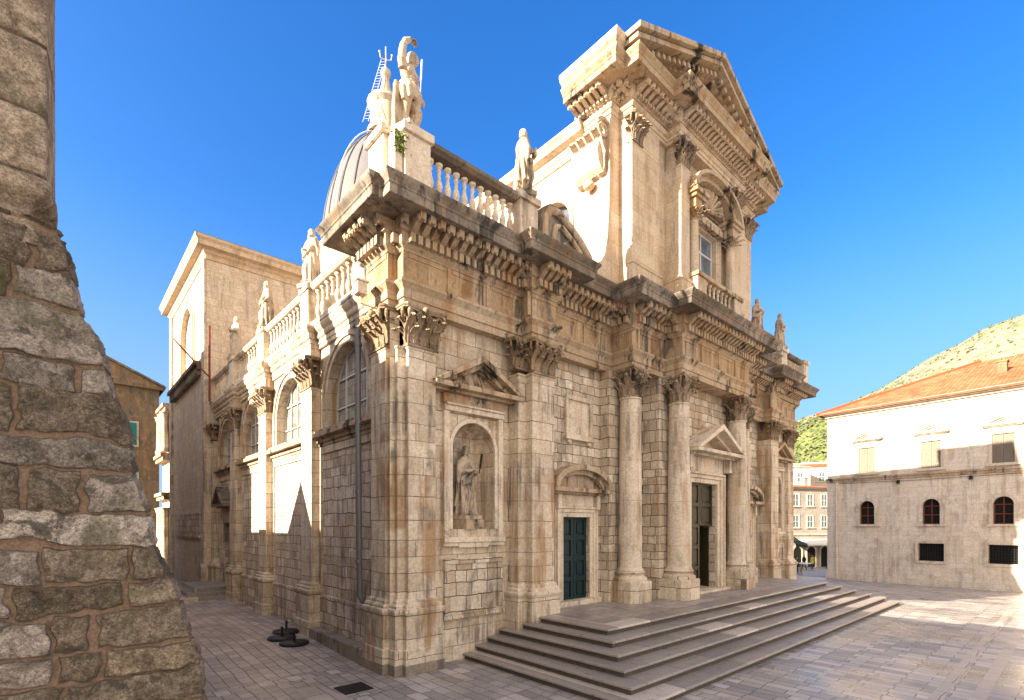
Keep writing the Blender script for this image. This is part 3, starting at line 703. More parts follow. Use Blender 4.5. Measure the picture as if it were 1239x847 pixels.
fwall(21.3, 22.75 - 1.15, 0.40, mat='ashlar'); fwall(22.75 + 1.15, 24.7, 0.40, mat='ashlar')

def door_frame(b, cx, w, vb, vt, fw, n):
    for k, (a, c) in enumerate(((0.0, 0.45), (0.45, 0.8), (0.8, 1.0))):
        o0, o1, nn = fw * a + 0.003 * (k == 0), fw * c, n * (0.45, 0.7, 1.0)[k]
        b.box(cx - w / 2 - o1, cx - w / 2 - o0, vb, vt + o0, -0.02, nn); b.box(cx + w / 2 + o0, cx + w / 2 + o1, vb, vt + o0, -0.02, nn)
        b.box(cx - w / 2 - o1, cx + w / 2 + o1, vt + o0 + 0.001, vt + o1, -0.02, nn + 0.002)
def leaves_door(cx, w, vb, vt, y, mat, rows, parent, open_right=False):
    for s_ in (-1, 1):
        b = B(front(y)); a, c = (cx - w / 2, cx - 0.006) if s_ < 0 else (cx + 0.006, cx + w / 2)
        vb2 = vb
        if open_right and s_ > 0: vb2 = vb + (vt - vb) * 0.60
        b.box(a, c, vb2, vt, -0.06, 0.0)
        b.box(a, a + 0.13, vb2, vt, 0.001, 0.05); b.box(c - 0.13, c, vb2, vt, 0.001, 0.05)
        hh = (vt - vb) / rows
        for k in range(rows + 1):
            z = vb + hh * k
            if z < vb2 - 0.01: continue
            z0_, z1_ = max(vb2, z - 0.08), min(vt, z + 0.08)
            b.box(a + 0.131, c - 0.131, z0_, z1_, 0.001, 0.048)
            if k < rows and z + 0.1 > vb2: b.box(a + 0.19, c - 0.19, z + 0.15, z + hh - 0.15, 0.001, 0.03)
        o = P('door_leaf', b, mat, parent, bevel=0.008)
        if s_ > 0 and not open_right:
            h = B(front(y)); h.tube([(cx + 0.07, vb + 1.05, 0.05), (cx + 0.07, vb + 1.05, 0.10), (cx + 0.07, vb + 1.22, 0.10), (cx + 0.07, vb + 1.22, 0.05)], 0.012, 6)
            # handle sits on the leaf
            hb = h.build('door_handle', M['iron'], parent)
def side_door(cx, y, u0, u1):
    w, vb, vt = 1.30, 1.16, 3.84
    wl_ = fwall(u0, u1, y, op=(cx, w, vb, vt, 0.30, False))
    f = B(front(y)); door_frame(f, cx, w, vb, vt, 0.34, 0.13)
    f.box(cx - w / 2 - 0.42, cx + w / 2 + 0.42, 1.0, vb - 0.002, -0.28, 0.22)
    f.box(cx - 0.82, cx + 0.82, vt + 0.342, 4.56, -0.02, 0.07)
    f.box(cx - 1.02, cx - 0.86, 1.0, 4.56, -0.02, 0.05); f.box(cx + 0.86, cx + 1.02, 1.0, 4.56, -0.02, 0.05)
    f.box(cx - 1.03, cx - 0.86, 4.1, 4.56, 0.051, 0.20); f.box(cx + 0.86, cx + 1.03, 4.1, 4.56, 0.051, 0.20)
    d = P('doorway', f, 'lightstone', None, bevel=0.012)
    p = B(front(y)); pediment(p, cx, 1.42, 4.561, 5.52, 0.42, seg=18); P('pediment', p, 'carved', d, 35)
    leaves_door(cx, w, vb, vt, y + 0.15, 'green_door', 4, d)
side_door(6.53, 0.40, 4.7, 7.78)
side_door(18.95, 0.40, 17.42, 20.5)
def tablet(cx, y):
    q = B(front(y)); q.box(cx - 0.66, cx + 0.66, 6.42, 7.76, -0.02, 0.03)
    for r_ in ((cx - 0.66, cx + 0.66, 7.62, 7.76), (cx - 0.66, cx + 0.66, 6.42, 6.52), (cx - 0.66, cx - 0.54, 6.522, 7.618), (cx + 0.54, cx + 0.66, 6.522, 7.618)): q.box(*r_, 0.031, 0.11)
    q.box(cx - 0.72, cx + 0.72, 6.33, 6.418, -0.02, 0.16)
    for k in (-0.5, 0.5): q.box(cx + k - 0.08, cx + k + 0.08, 6.22, 6.328, -0.02, 0.10)
    P('tablet', q, 'lightstone', bevel=0.012)
tablet(6.62, 0.40); tablet(18.8, 0.40)

# sections behind the columns step forward
def section(u0, u1, y, yb, op=None, mat='block'):
    b = B(front(y))
    if op: opening(b, u0, u1, 0, 8.85, *op)
    else: b.add([(u0, 0, 0), (u1, 0, 0), (u1, 8.85, 0), (u0, 8.85, 0)], [(0, 1, 2, 3)])
    for u in (u0, u1): b.add([(u, 0, 0), (u, 8.85, 0), (u, 8.85, y - yb), (u, 0, y - yb)], [(0, 1, 2, 3)])
    return P('front_wall', b, mat)
section(7.76, 9.72, 0.0, 0.45); section(15.48, 17.44, 0.0, 0.45)
section(9.70, 15.50, -0.70, 0.1, (12.75, 2.04, 1.10, 5.22, 0.55, False))
for cx, z in ((9.25, 4.62), (9.2, 6.6)):
    P('wall_vent', B(front(0)).lathe([(0.07, 0), (0.13, 0), (0.13, 1)], (0, 0, 0), 4) if False else B(lambda u, v, n: (cx + u, -0.0 - n, z + v)).lathe([(0.0, -0.002), (0.09, 0.004), (0.10, 0.03), (0.14, 0.03), (0.15, -0.01)], (0, 0, 0), 14), 'iron')
# main doorway
f = B(front(-0.70)); cx = 12.75; w = 2.04; vb = 1.10; vt = 5.22
door_frame(f, cx, w, vb, vt, 0.40, 0.26)
f.box(cx - w / 2 - 0.5, cx + w / 2 + 0.5, 1.0, vb - 0.002, -0.5, 0.42)
f.box(cx - 1.40, cx + 1.40, vt + 0.402, 6.20, -0.02, 0.16)
f.box(cx - 1.62, cx - 1.44, 1.0, 6.2, -0.02, 0.10); f.box(cx + 1.44, cx + 1.62, 1.0, 6.2, -0.02, 0.10)
f.box(cx - 1.66, cx - 1.42, 5.7, 6.2, 0.161, 0.42); f.box(cx + 1.42, cx + 1.66, 5.7, 6.2, 0.161, 0.42)
md = P('doorway', f, 'lightstone', None, bevel=0.012)
p = B(front(-0.70)); pediment(p, cx, 1.86, 6.201, 7.42, 0.86, th=0.20); P('pediment', p, 'lightstone', md, bevel=0.01)
leaves_door(cx, w, vb, vt, -0.70 + 0.16, 'bronze_door', 5, md, open_right=True)
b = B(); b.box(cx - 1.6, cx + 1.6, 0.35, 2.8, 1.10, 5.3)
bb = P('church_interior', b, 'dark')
# a door leaf folded inwards beside the dark opening
b = B(); b.box(cx + 0.94, cx + 1.0, -0.45, 0.5, 1.10, 3.5); P('door_leaf', b, 'bronze_door', md)

# columns
def column(cx, cy):
    r0, r1 = 0.395, 0.335
    pr = [(r0 * 1.12, 2.06), (r0 * 1.12, 2.09), (r0 * 1.02, 2.14), (r0, 2.2)] + [(r0 - (r0 - r1) * (t ** 1.6), 2.2 + (7.80 - 2.2) * t) for t in [k / 12 for k in range(1, 13)]] + [(r1 * 1.1, 7.81), (r1 * 1.12, 7.84), (r1 * 1.08, 7.87)]
    o = P('column', B().lathe(pr, (cx, cy, 0), 36), 'smooth', None, 40)
    P('base', B().lathe([(0.0, 1.70), (0.555, 1.70), (0.565, 1.75), (0.555, 1.82), (0.50, 1.85), (0.465, 1.89), (0.47, 1.93), (0.50, 1.95), (0.50, 2.00), (0.46, 2.03), (0.45, 2.07), (0, 2.07)], (cx, cy, 0), 36), 'ashlar', o, 40)
    h, c = 0.575, 0.16
    pl = [(-h, h), (-h, -h + c), (-h + c, -h), (h - c, -h), (h, -h + c), (h, h)]
    P('pedestal', B().prism([(cx + a, cy + b_) for a, b_ in pl], 0.99, 1.705), 'ashlar', o, bevel=0.02)
    inst('capital', CAPR, o, (cx, cy, 7.86))
for c in ((8.40, -0.40), (10.32, -1.10), (14.88, -1.10), (16.80, -0.40)): column(*c)

# main entablature
E = [(0.6, 1.60), (-0.20, 1.60), (-0.20, 0.46), (0.04, 0.46), (0.04, 0.12), (3.85, 0.12), (3.85, -0.32), (4.82, -0.32), (4.82, 0.12), (8.03, 0.12), (8.03, -0.74), (9.95, -0.74), (9.95, -1.42),
     (15.25, -1.42), (15.25, -0.74), (17.17, -0.74), (17.17, 0.12), (20.38, 0.12), (20.38, -0.32), (21.36, -0.32), (21.36, 0.12), (24.75, 0.12), (24.75, 1.6), (24.2, 1.6)]
en = B().sweep(E, [(0, 8.80), (0.0, 8.99), (0.04, 9.0), (0.04, 9.20), (0.06, 9.23), (0.12, 9.31), (0.14, 9.33), (0.14, 9.40), (-0.2, 9.40)])
en.prism(offs(E, -0.012) + [(24.0, 2.5), (1.0, 2.5)], 8.802, 11.2)
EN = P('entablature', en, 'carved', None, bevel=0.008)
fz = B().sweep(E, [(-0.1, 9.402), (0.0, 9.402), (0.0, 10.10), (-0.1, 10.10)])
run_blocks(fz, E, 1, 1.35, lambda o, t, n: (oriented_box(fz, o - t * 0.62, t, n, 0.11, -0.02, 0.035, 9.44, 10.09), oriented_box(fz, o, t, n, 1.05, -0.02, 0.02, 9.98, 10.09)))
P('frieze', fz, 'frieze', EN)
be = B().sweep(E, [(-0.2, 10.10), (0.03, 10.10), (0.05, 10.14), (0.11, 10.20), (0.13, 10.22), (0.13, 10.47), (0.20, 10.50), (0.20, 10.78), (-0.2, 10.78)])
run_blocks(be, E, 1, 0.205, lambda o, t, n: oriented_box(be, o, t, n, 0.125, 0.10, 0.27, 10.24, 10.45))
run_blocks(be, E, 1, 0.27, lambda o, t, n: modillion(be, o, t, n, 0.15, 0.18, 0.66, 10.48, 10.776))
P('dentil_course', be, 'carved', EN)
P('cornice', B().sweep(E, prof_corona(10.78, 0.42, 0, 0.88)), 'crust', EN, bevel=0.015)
P('cornice_roof', B().prism(offs(E, -0.1) + [(24.0, 2.5), (1.0, 2.5)], 11.21, 11.30), 'crust', EN)

# ---- street side: arched windows over panelled bays
BAYS = [(1.34, 5.38), (6.26, 10.02), (10.92, 14.5), (15.38, 18.75)]
XW = 0.10
for k, (a, c) in enumerate(BAYS):
    cy = (a + c) / 2; w = 2.72 if k < 3 else 2.5; h = w / 2
    b = B(left(XW)); loop = opening(b, a - 0.1, c + 0.1, 6.30, 9.3, cy, w, 6.52, 7.42, 0.34, True)
    P('side_wall', b, 'ashlar')
    b = B(left(XW))
    if k == 3: opening(b, a - 0.1, c + 0.1, 0, 6.302, cy, 1.22, 0.76, 3.72, 0.35, False)
    else: b.add([(a - 0.1, 0, 0), (c + 0.1, 0, 0), (c + 0.1, 6.302, 0), (a - 0.1, 6.302, 0)], [(0, 1, 2, 3)])
    P('side_wall', b, 'block')
    if k != 3:
        b = B(left(XW)); b.box(a, c, 0, 1.42, -0.02, 0.075); P('wall_plinth', b, 'block', bevel=0.015)
    s = B(left(XW)); s.box(a - 0.02, c + 0.02, 6.02, 6.12, -0.02, 0.08); s.box(a - 0.02, c + 0.02, 6.122, 6.26, -0.02, 0.14); s.box(a - 0.04, c + 0.04, 6.262, 6.40, -0.02, 0.30); s.box(a - 0.02, c + 0.02, 6.402, 6.50, -0.02, 0.22)
    P('string_course', s, 'carved', bevel=0.012)
    s = B(left(XW)); s.box(a + 0.02, a + 0.16, 1.42, 6.02, -0.02, 0.05); s.box(c - 0.16, c - 0.02, 1.42, 6.02, -0.02, 0.05); s.box(a + 0.161, c - 0.161, 5.80, 6.019, -0.02, 0.05)
    P('panel_frame', s, 'ashlar')
    f = B(left(XW)); ar = [(cy - h, 6.52)] + arch_pts(cy, w, 7.42, 20) + [(cy + h, 6.52)]
    cen = lambda p, q: (cy + (p[0] - cy) * (1 + q / h), (7.42 + (p[1] - 7.42) * (1 + q / h)) if p[1] > 7.42 else p[1])
    f.band([cen(p, 0.17) for p in ar], [cen(p, 0.003) for p in ar], -0.02, 0.07); f.band([cen(p, 0.29) for p in ar], [cen(p, 0.172) for p in ar], -0.02, 0.12)
    wi = P('arched_window', f, 'ashlar', None, 35)
    g = B(left(XW)); g.prism([(p[0], p[1]) for p in ar], -0.31, -0.29); P('pane', g, 'leaded', wi)
    m = B(left(XW)); m.band([cen(p, -0.003) for p in ar], [cen(p, -0.045) for p in ar], -0.285, -0.24)
    m.box(cy - h + 0.05, cy + h - 0.05, 6.525, 6.60, -0.285, -0.242)
    for q in (-0.5, 0.0, 0.5):
        top = 7.42 + math.sqrt(max(0, (h - 0.04) ** 2 - (q * h) ** 2))
        m.box(cy + q * h - 0.019, cy + q * h + 0.019, 6.601, top, -0.285, -0.238)
    for z, q in ((7.10, h - 0.05), (7.95, math.sqrt((h - .05) ** 2 - 0.53 ** 2))): m.box(cy - q, cy + q, z, z + 0.04, -0.285, -0.236)
    P('window_bars', m, 'white', wi)
# side entablature with a break over each pilaster
SE = [(0.10, 1.62)]
for y0, y1 in ((5.38, 6.26), (10.02, 10.92), (14.5, 15.38)): SE += [(0.02, y0 - 0.001), (-0.22, y0), (-0.22, y1), (0.02, y1 + 0.001)]
SE[0] = (0.02, 1.62); SE += [(0.02, 19.38)]
b = B().sweep(SE, [(-0.3, 9.10), (0.0, 9.10), (0.0, 9.22), (0.03, 9.23), (0.03, 9.36), (0.08, 9.40), (0.10, 9.46), (0.10, 9.52), (0.16, 9.58), (0.20, 9.66), (0.20, 9.74), (-0.3, 9.78)], side=-1)
for y0, y1 in ((5.38, 6.26), (10.02, 10.92), (14.5, 15.38)): b.box(-0.21, 0.2, y0 + 0.02, y1 - 0.02, 8.80, 9.11)
P('side_entablature', b, 'ashlar', None, bevel=0.01)
# side balustrade
b = B(); b.box(-0.20, 0.20, 1.62, 19.38, 9.75, 9.90)
b.sweep([(-0.12, 1.62), (-0.12, 19.38)], [(-0.25, 10.94), (0.02, 10.94), (0.06, 10.98), (0.10, 11.02), (0.10, 11.10), (-0.25, 11.13)], side=-1)
SB = P('balustrade', b, 'lightstone', None, bevel=0.01)
for y0, y1 in ((5.48, 6.16), (10.12, 10.82), (14.6, 15.28), (1.63, 2.15), (18.9, 19.37)):
    b = B(); b.box(-0.26, 0.26, y0, y1, 9.88, 10.96); b.box(-0.31, 0.31, y0 - 0.05, y1 + 0.05, 10.962, 11.14); P('pier', b, 'lightstone', SB, bevel=0.01)
for a, c in ((2.15, 5.48), (6.16, 10.12), (10.82, 14.6), (15.28, 18.9)):
    k = int(round((c - a) / 0.36))
    for i in range(k): inst('baluster', BALM, SB, (-0.0, a + (c - a) * (i + 0.5) / k, 9.91))
# side door and its pediment
b = B(left(XW)); door_frame(b, 17.06, 1.22, 0.76, 3.72, 0.26, 0.12); b.box(16.3, 17.85, 3.99, 4.42, -0.02, 0.06); b.box(16.2, 17.95, 0.4, 0.758, -0.3, 0.3)
sd = P('doorway', b, 'ashlar'); b = B(left(XW)); pediment(b, 17.06, 1.05, 4.42, 5.45, 0.50); P('pediment', b, 'crust', sd)
b = B(left(XW)); b.box(16.44, 17.68, 0.76, 3.73, -0.34, -0.30); P('door_leaf', b, 'dark', sd)
# bench plinth at the foot of the first bay
b = B(); b.box(-0.34, 0.09, 1.45, 5.3, 0.0, 0.42); P('plinth_bench', b, 'bench', None, bevel=0.02)
# downpipe and floodlight
b = B(); b.tube([(-0.02, 1.86, 9.15), (-0.30, 1.86, 8.9), (-0.30, 1.86, 6.0), (-0.26, 1.86, 1.75), (-0.10, 1.86, 1.5)], 0.075, 10)
for z in (2.6, 4.4, 6.2, 8.2): b.tube([(-0.29, 1.86, z), (-0.29, 1.86, z + 0.07)], 0.092, 10)
P('downpipe', b, 'pipe', None, 40)
b = B(); b.box(-0.78, -0.54, 0.84, 1.10, 9.12, 9.40); b.prism([(-0.82, 0.80), (-0.50, 0.80), (-0.52, 1.12), (-0.80, 1.12)], 9.402, 9.44); b.tube([(-0.66, 0.97, 9.12), (-0.66, 0.97, 8.92), (-0.2, 1.0, 8.92)], 0.022, 6)
P('floodlight', b, 'lightstone')
# body of the aisles, attic and roofs
b = B(); b.box(0.48, 24.55, 0.95, 19.5, 0.0, 9.6); P('aisle_wall', b, 'ashlar')
b = B(); b.add([(0.2, 1.5, 9.76), (7.4, 1.5, 11.0), (7.4, 19.4, 11.0), (0.2, 19.4, 9.76)], [(0, 1, 2, 3)]); b.add([(24.7, 1.5, 9.76), (17.5, 1.5, 11.0), (17.5, 19.4, 11.0), (24.7, 19.4, 9.76)], [(0, 1, 2, 3)]); P('aisle_roof', b, 'lead')
b = B(); b.box(24.56, 24.72, 1.3, 19.5, 0, 9.76); P('side_wall', b, 'ashlar')
b = B(); b.box(1.0, 7.3, 1.9, 5.9, 9.9, 11.75); at = P('attic_wall', b, 'upper'); b = B().sweep([(7.3, 5.9), (1.0, 5.9), (1.0, 1.9), (7.3, 1.9)], prof_simple(11.75, 0.35, 0.25)); P('cornice', b, 'upper', at)

# nave above the aisles
b = B(left(7.4)); opening(b, 0.6, 19.45, 9.7, 16.75, 2.35, 1.9, 13.7, 14.35, 0.35)
nv = P('nave_wall', b, 'upper')
b = B(); b.box(17.3, 17.6, 0.6, 19.45, 9.7, 16.75); P('nave_wall', b, 'upper')
b = B(left(7.4)); ar = [(1.4, 13.7)] + arch_pts(2.35, 1.9, 14.35, 14) + [(3.3, 13.7)]
cen = lambda p, q: (2.35 + (p[0] - 2.35) * (1 + q / .95), (14.35 + (p[1] - 14.35) * (1 + q / .95)) if p[1] > 14.35 else p[1])
b.band([cen(p, 0.16) for p in ar], [cen(p, 0.003) for p in ar], -0.02, 0.06); lu = P('arched_window', b, 'upper', None, 35)
b = B(left(7.4)); b.prism(ar, -0.33, -0.31); P('pane', b, 'glass', lu)
for path, sd_ in (([(7.4, 0.6), (7.4, 19.45)], -1), ([(17.6, 0.6), (17.6, 19.45)], 1)):
    P('nave_cornice', B().sweep(path, [(-0.2, 16.45), (0.06, 16.45), (0.08, 16.6), (0.14, 16.65), (0.2, 16.8), (0.42, 16.86), (0.42, 17.02), (0.5, 17.12), (0.5, 17.2), (-0.2, 17.25)], side=sd_), 'upper')
b = B(); b.prism([(6.95, 17.22), (12.5, 18.9), (18.05, 17.22)], 0, 1); b.v = [(x, 0.4 + z * 19.2, y) for x, y, z in b.v]; P('nave_roof', b, 'crust')

# transept with arched window
b = B(left(-0.35)); opening(b, 19.4, 30.2, 0, 17.6, 24.6, 3.4, 12.6, 14.6, 0.22)
b.add([(19.4, 0, 0), (19.4, 17.6, 0), (19.4, 17.6, -25.6), (19.4, 0, -25.6)], [(0, 1, 2, 3)]); b.add([(30.2, 0, 0), (30.2, 17.6, 0), (30.2, 17.6, -25.6), (30.2, 0, -25.6)], [(0, 1, 2, 3)]); b.add([(19.4, 0, -25.6), (30.2, 0, -25.6), (30.2, 17.6, -25.6), (19.4, 17.6, -25.6)], [(0, 1, 2, 3)])
tr = P('transept_wall', b, 'transept')
b = B(left(-0.35)); ar = [(22.9, 12.6)] + arch_pts(24.6, 3.4, 14.6, 16) + [(26.3, 12.6)]
cen = lambda p, q: (24.6 + (p[0] - 24.6) * (1 + q / 1.7), (14.6 + (p[1] - 14.6) * (1 + q / 1.7)) if p[1] > 14.6 else p[1])
b.band([cen(p, 0.3) for p in ar], [cen(p, 0.003) for p in ar], -0.02, 0.09); b.band([cen(p, 0.65) for p in ar], [cen(p, 0.45) for p in ar], -0.02, 0.06)
tw = P('arched_window', b, 'upper', None, 35)
b = B(left(-0.35)); b.prism(ar, -0.215, -0.20); P('blind_panel', b, 'transept', tw)
b = B(left(-0.35)); b.box(20.3, 28.9, 11.6, 11.8, -0.02, 0.10); b.box(20.25, 28.95, 11.802, 12.0, -0.02, 0.28); b.box(20.2, 29.0, 12.002, 12.2, -0.02, 0.42)
for y in lin(20.5, 28.7, 20): b.box(y - 0.1, y + 0.1, 11.55, 11.8, 0.10, 0.3)
P('string_course', b, 'crust')
for y0, y1 in ((19.42, 20.15), (29.4, 30.18)):
    b = B(left(-0.35)); b.box(y0, y1, 0, 17.6, -0.02, 0.12); b.box(y0 - 0.0, y1, 0, 1.6, 0.121, 0.24); P('pilaster', b, 'ashlar')
b = B(left(-0.35)); b.box(20.9, 28.3, 2.9, 3.06, -0.02, 0.10); b.box(20.9, 28.3, 4.2, 4.3, -0.02, 0.05); b.box(21.2, 28.0, 3.06, 4.2, -0.02, 0.03); P('panel', b, 'block')
P('transept_cornice', B().sweep([(25.25, 19.4), (-0.35, 19.4), (-0.35, 30.2), (25.25, 30.2)], [(-0.2, 17.3), (0.06, 17.3), (0.08, 17.5), (0.18, 17.62), (0.22, 17.72), (0.50, 17.78), (0.50, 18.0), (0.6, 18.12), (0.62, 18.25), (-0.2, 18.3)], side=-1), 'upper', None, bevel=0.01)
b = B(); b.add([(-0.95, 18.8, 18.27), (25.9, 18.8, 18.27), (25.9, 30.8, 18.27), (-0.95, 30.8, 18.27), (3.5, 24.8, 19.6), (21.5, 24.8, 19.6)], [(0, 1, 5, 4), (1, 2, 5), (2, 3, 4, 5), (3, 0, 4), (0, 3, 2, 1)]); P('transept_roof', b, 'crust')
b = B(); b.tube([(-0.4, 18.5, 9.8), (-0.4, 18.5, 13.6)], 0.05, 6); b.tube([(-0.4, 18.5, 11.0), (-1.6, 20.6, 13.2)], 0.045, 6); P('iron_bracket', b, 'rust')

# dome over the crossing
dc = (12.2, 24.0)
b = B().lathe([(5.0, 18.0), (5.0, 18.4), (4.7, 18.5), (4.7, 22.3), (4.8, 22.4), (4.95, 22.7), (4.95, 22.95), (4.4, 23.05)], (*dc, 0), 16); DR = P('drum', b, 'upper')
b = B().lathe([(4.5 * math.cos(t), 23.0 + 9.3 * math.sin(t)) for t in [math.pi / 2 * k / 20 for k in range(21)]], (*dc, 0), 64); DM = P('dome', b, 'lead', None, 30)
for k in range(24):
    a = 2 * math.pi * k / 24 + 0.05; ts = [math.pi / 2 * q / 14 for q in range(1, 14)]
    P('rib', B().tube([(dc[0] + 4.53 * math.cos(t) * math.cos(a), dc[1] + 4.53 * math.cos(t) * math.sin(a), 23.0 + 9.35 * math.sin(t)) for t in ts], 0.055, 6), 'lead', DM)
b = B().lathe([(1.35, 32.5), (1.35, 32.8), (1.12, 32.85), (1.12, 34.5), (1.2, 34.6), (1.35, 34.8), (1.35, 35.0), (1.0, 35.1), (0.55, 35.5), (0.32, 36.4), (0.22, 37.0), (0, 37.02)], (*dc, 0), 16); LA = P('lantern', b, 'upper', None, 30)
b = B().sphere((dc[0], dc[1], 37.3), 0.38, 14, 10); b.tube([(dc[0], dc[1], 37.5), (dc[0], dc[1], 39.3)], 0.04, 6)
for s_ in (-1, 1):
    b.tube([(dc[0], dc[1], 38.3), (dc[0] + s_ * 0.35, dc[1] - s_ * 0.15, 38.4), (dc[0] + s_ * 0.42, dc[1] - s_ * 0.15, 38.75)], 0.04, 6); b.sphere((dc[0] + s_ * 0.43, dc[1] - s_ * .15, 38.8), 0.08, 8, 6)
P('finial', b, 'lightstone', LA, 40)
b = B(); A, Bq = Vector((10.2, 23.2, 32.2)), Vector((12.0, 23.9, 38.2)); dv = (Bq - A)
for s_ in (-0.14, 0.14): b.tube([tuple(A + Vector((s_, -s_, 0))), tuple(Bq + Vector((s_, -s_, 0)))], 0.022, 5)
for k in range(1, 22): b.tube([tuple(A + dv * (k / 22) + Vector((-0.14, 0.14, 0))), tuple(A + dv * (k / 22) + Vector((0.14, -0.14, 0)))], 0.014, 4)
P('ladder', b, 'white', LA)
pts = []
for k in range(13):
    t = math.pi / 2 * (0.08 + 0.78 * k / 12); a = math.pi * 1.08; pts.append((dc[0] + 4.75 * math.cos(t) * math.cos(a), dc[1] + 4.75 * math.cos(t) * math.sin(a), 23.0 + 9.55 * math.sin(t)))
P('hand_rail', B().tube(pts, 0.05, 5), 'white', DM)

# ---- upper storey of the front
XU = 12.05
UP = [(7.2, 0.9), (7.2, -0.5), (7.65, -0.5), (7.65, -1.0), (9.7, -1.0), (9.7, -1.5), (14.4, -1.5), (14.4, -1.0), (16.45, -1.0), (16.45, -0.5), (16.9, -0.5), (16.9, 0.9)]
b = B(front(-1.1)); opening(b, 10.3, 13.8, 11.25, 16.75, XU, 1.80, 12.45, 14.60, 0.5, False); P('upper_wall', b, 'upper')
for a, c, y in ((7.66, 9.24, -0.99), (9.242, 9.76, -0.88), (14.34, 14.858, -0.88), (14.86, 16.44, -0.99)):
    b = B(); b.box(a, c, y, 0.9, 11.2, 16.75); P('upper_wall', b, 'upper')
for a, c in ((7.201, 7.659), (16.441, 16.899)): b = B(); b.box(a, c, -0.5, 0.9, 11.2, 16.75); P('upper_wall', b, 'upper')
b = B(); b.box(9.762, 14.338, -0.4, 0.9, 11.2, 16.74); P('upper_wall', b, 'dark')
for a, c, y, yb in ((7.645, 9.18, -1.0, -0.9), (9.77, 10.36, -1.5, -0.85), (13.74, 14.33, -1.5, -0.85), (14.92, 16.455, -1.0, -0.9)):
    o = P('pilaster', B().sweep([(a, yb), (a, y), (c, y), (c, yb)], [(-0.05, 12.1), (0.0, 12.1), (0.0, 15.86), (0.02, 15.87), (0.02, 15.92), (-0.05, 15.92)]), 'upper', None, bevel=0.01)
    P('pedestal', B().sweep([(a, yb), (a, y), (c, y), (c, yb)], [(0.08, 11.2), (0.08, 11.95), (0.11, 11.98), (0.11, 12.05), (0.04, 12.07), (0.06, 12.12), (0.0, 12.16), (-0.1, 12.16)]), 'upper', o, bevel=0.01)
    P('capital_core', B().sweep([(a + .06, yb), (a + .06, y + .08), (c - .06, y + .08), (c - .06, yb)], [(-0.3, 15.9), (0, 15.9), (0, 16.745), (-0.3, 16.745)]), 'upper', o)
    if c - a < 1: inst('capital', CAPN, o, ((a + c) / 2, y + 0.16, 15.92))
    else:
        inst('capital', CAPN, o, (a + 0.26 if a < 12 else c - 0.26, y + 0.13, 15.92)); 
u = B().sweep(UP, prof_arch(16.74, 0.36)); u.prism(offs(UP, -0.012), 16.742, 18.0)
u.sweep(UP, [(-0.1, 17.102), (0.0, 17.102), (0.0, 17.30), (0.05, 17.30), (0.10, 17.38), (0.12, 17.40), (0.12, 17.62), (-0.1, 17.62)])
run_blocks(u, UP, 1, 0.15, lambda o, t, n: oriented_box(u, o, t, n, 0.085, 0.08, 0.19, 17.32, 17.42))
run_blocks(u, UP, 1, 0.25, lambda o, t, n: modillion(u, o, t, n, 0.14, 0.10, 0.58, 17.42, 17.616))
UE = P('upper_entablature', u, 'upper', None)
P('cornice', B().sweep(UP, prof_corona(17.62, 0.38, 0, 0.80)), 'carved', UE, bevel=0.012)
for path in (UP[:4], UP[-4:]): P('cornice', B().sweep(path, [(-0.6, 18.02), (0.80, 18.02), (0.80, 18.12), (0.90, 18.20), (0.94, 18.32), (0.94, 18.42), (-0.6, 18.46)]), 'upper', UE, bevel=0.01)
# pediment
def vee(hw, z0, rise): return [(XU - hw, z0), (XU, z0 + rise), (XU + hw, z0)]
b = B(front(0.0)); s_ = 0.432
b.band(vee(5.36, 18.46, 5.36 * s_), vee(5.36, 18.28, 5.36 * s_), -0.9, 1.96); b.band(vee(5.30, 18.255, 5.30 * s_), vee(5.30, 18.10, 5.30 * s_), -0.9, 1.84)
b.band(vee(5.2, 18.05, 5.2 * s_), vee(5.2, 17.82, 5.2 * s_), -0.9, 1.45); b.band(vee(4.9, 17.90, 4.9 * s_), vee(4.9, 17.62, 4.9 * s_), -0.9, 1.2)
for sx in (-1, 1):
    for k in range(15):
        x = XU + sx * (0.25 + k * 0.31); z = 18.05 + (5.2 - abs(x - XU)) * s_
        b.prism([(x - 0.07, z - 0.23), (x + 0.07, z - 0.23), (x + 0.07, z - 0.08), (x - 0.07, z - 0.08)], 1.4, 1.72)
GB = P('gable', b, 'carved', None, bevel=0.012)
b = B(front(0.0)); b.prism(vee(4.6, 17.9, 4.6 * s_), -0.85, 0.98); b.band(vee(3.3, 18.35, 3.3 * s_), vee(2.9, 18.42, 2.9 * s_ - 0.05), 0.98, 1.10); b.box(XU - 3.2, XU + 3.2, 18.1, 18.34, 0.981, 1.09); P('tympanum', b, 'upper', GB)
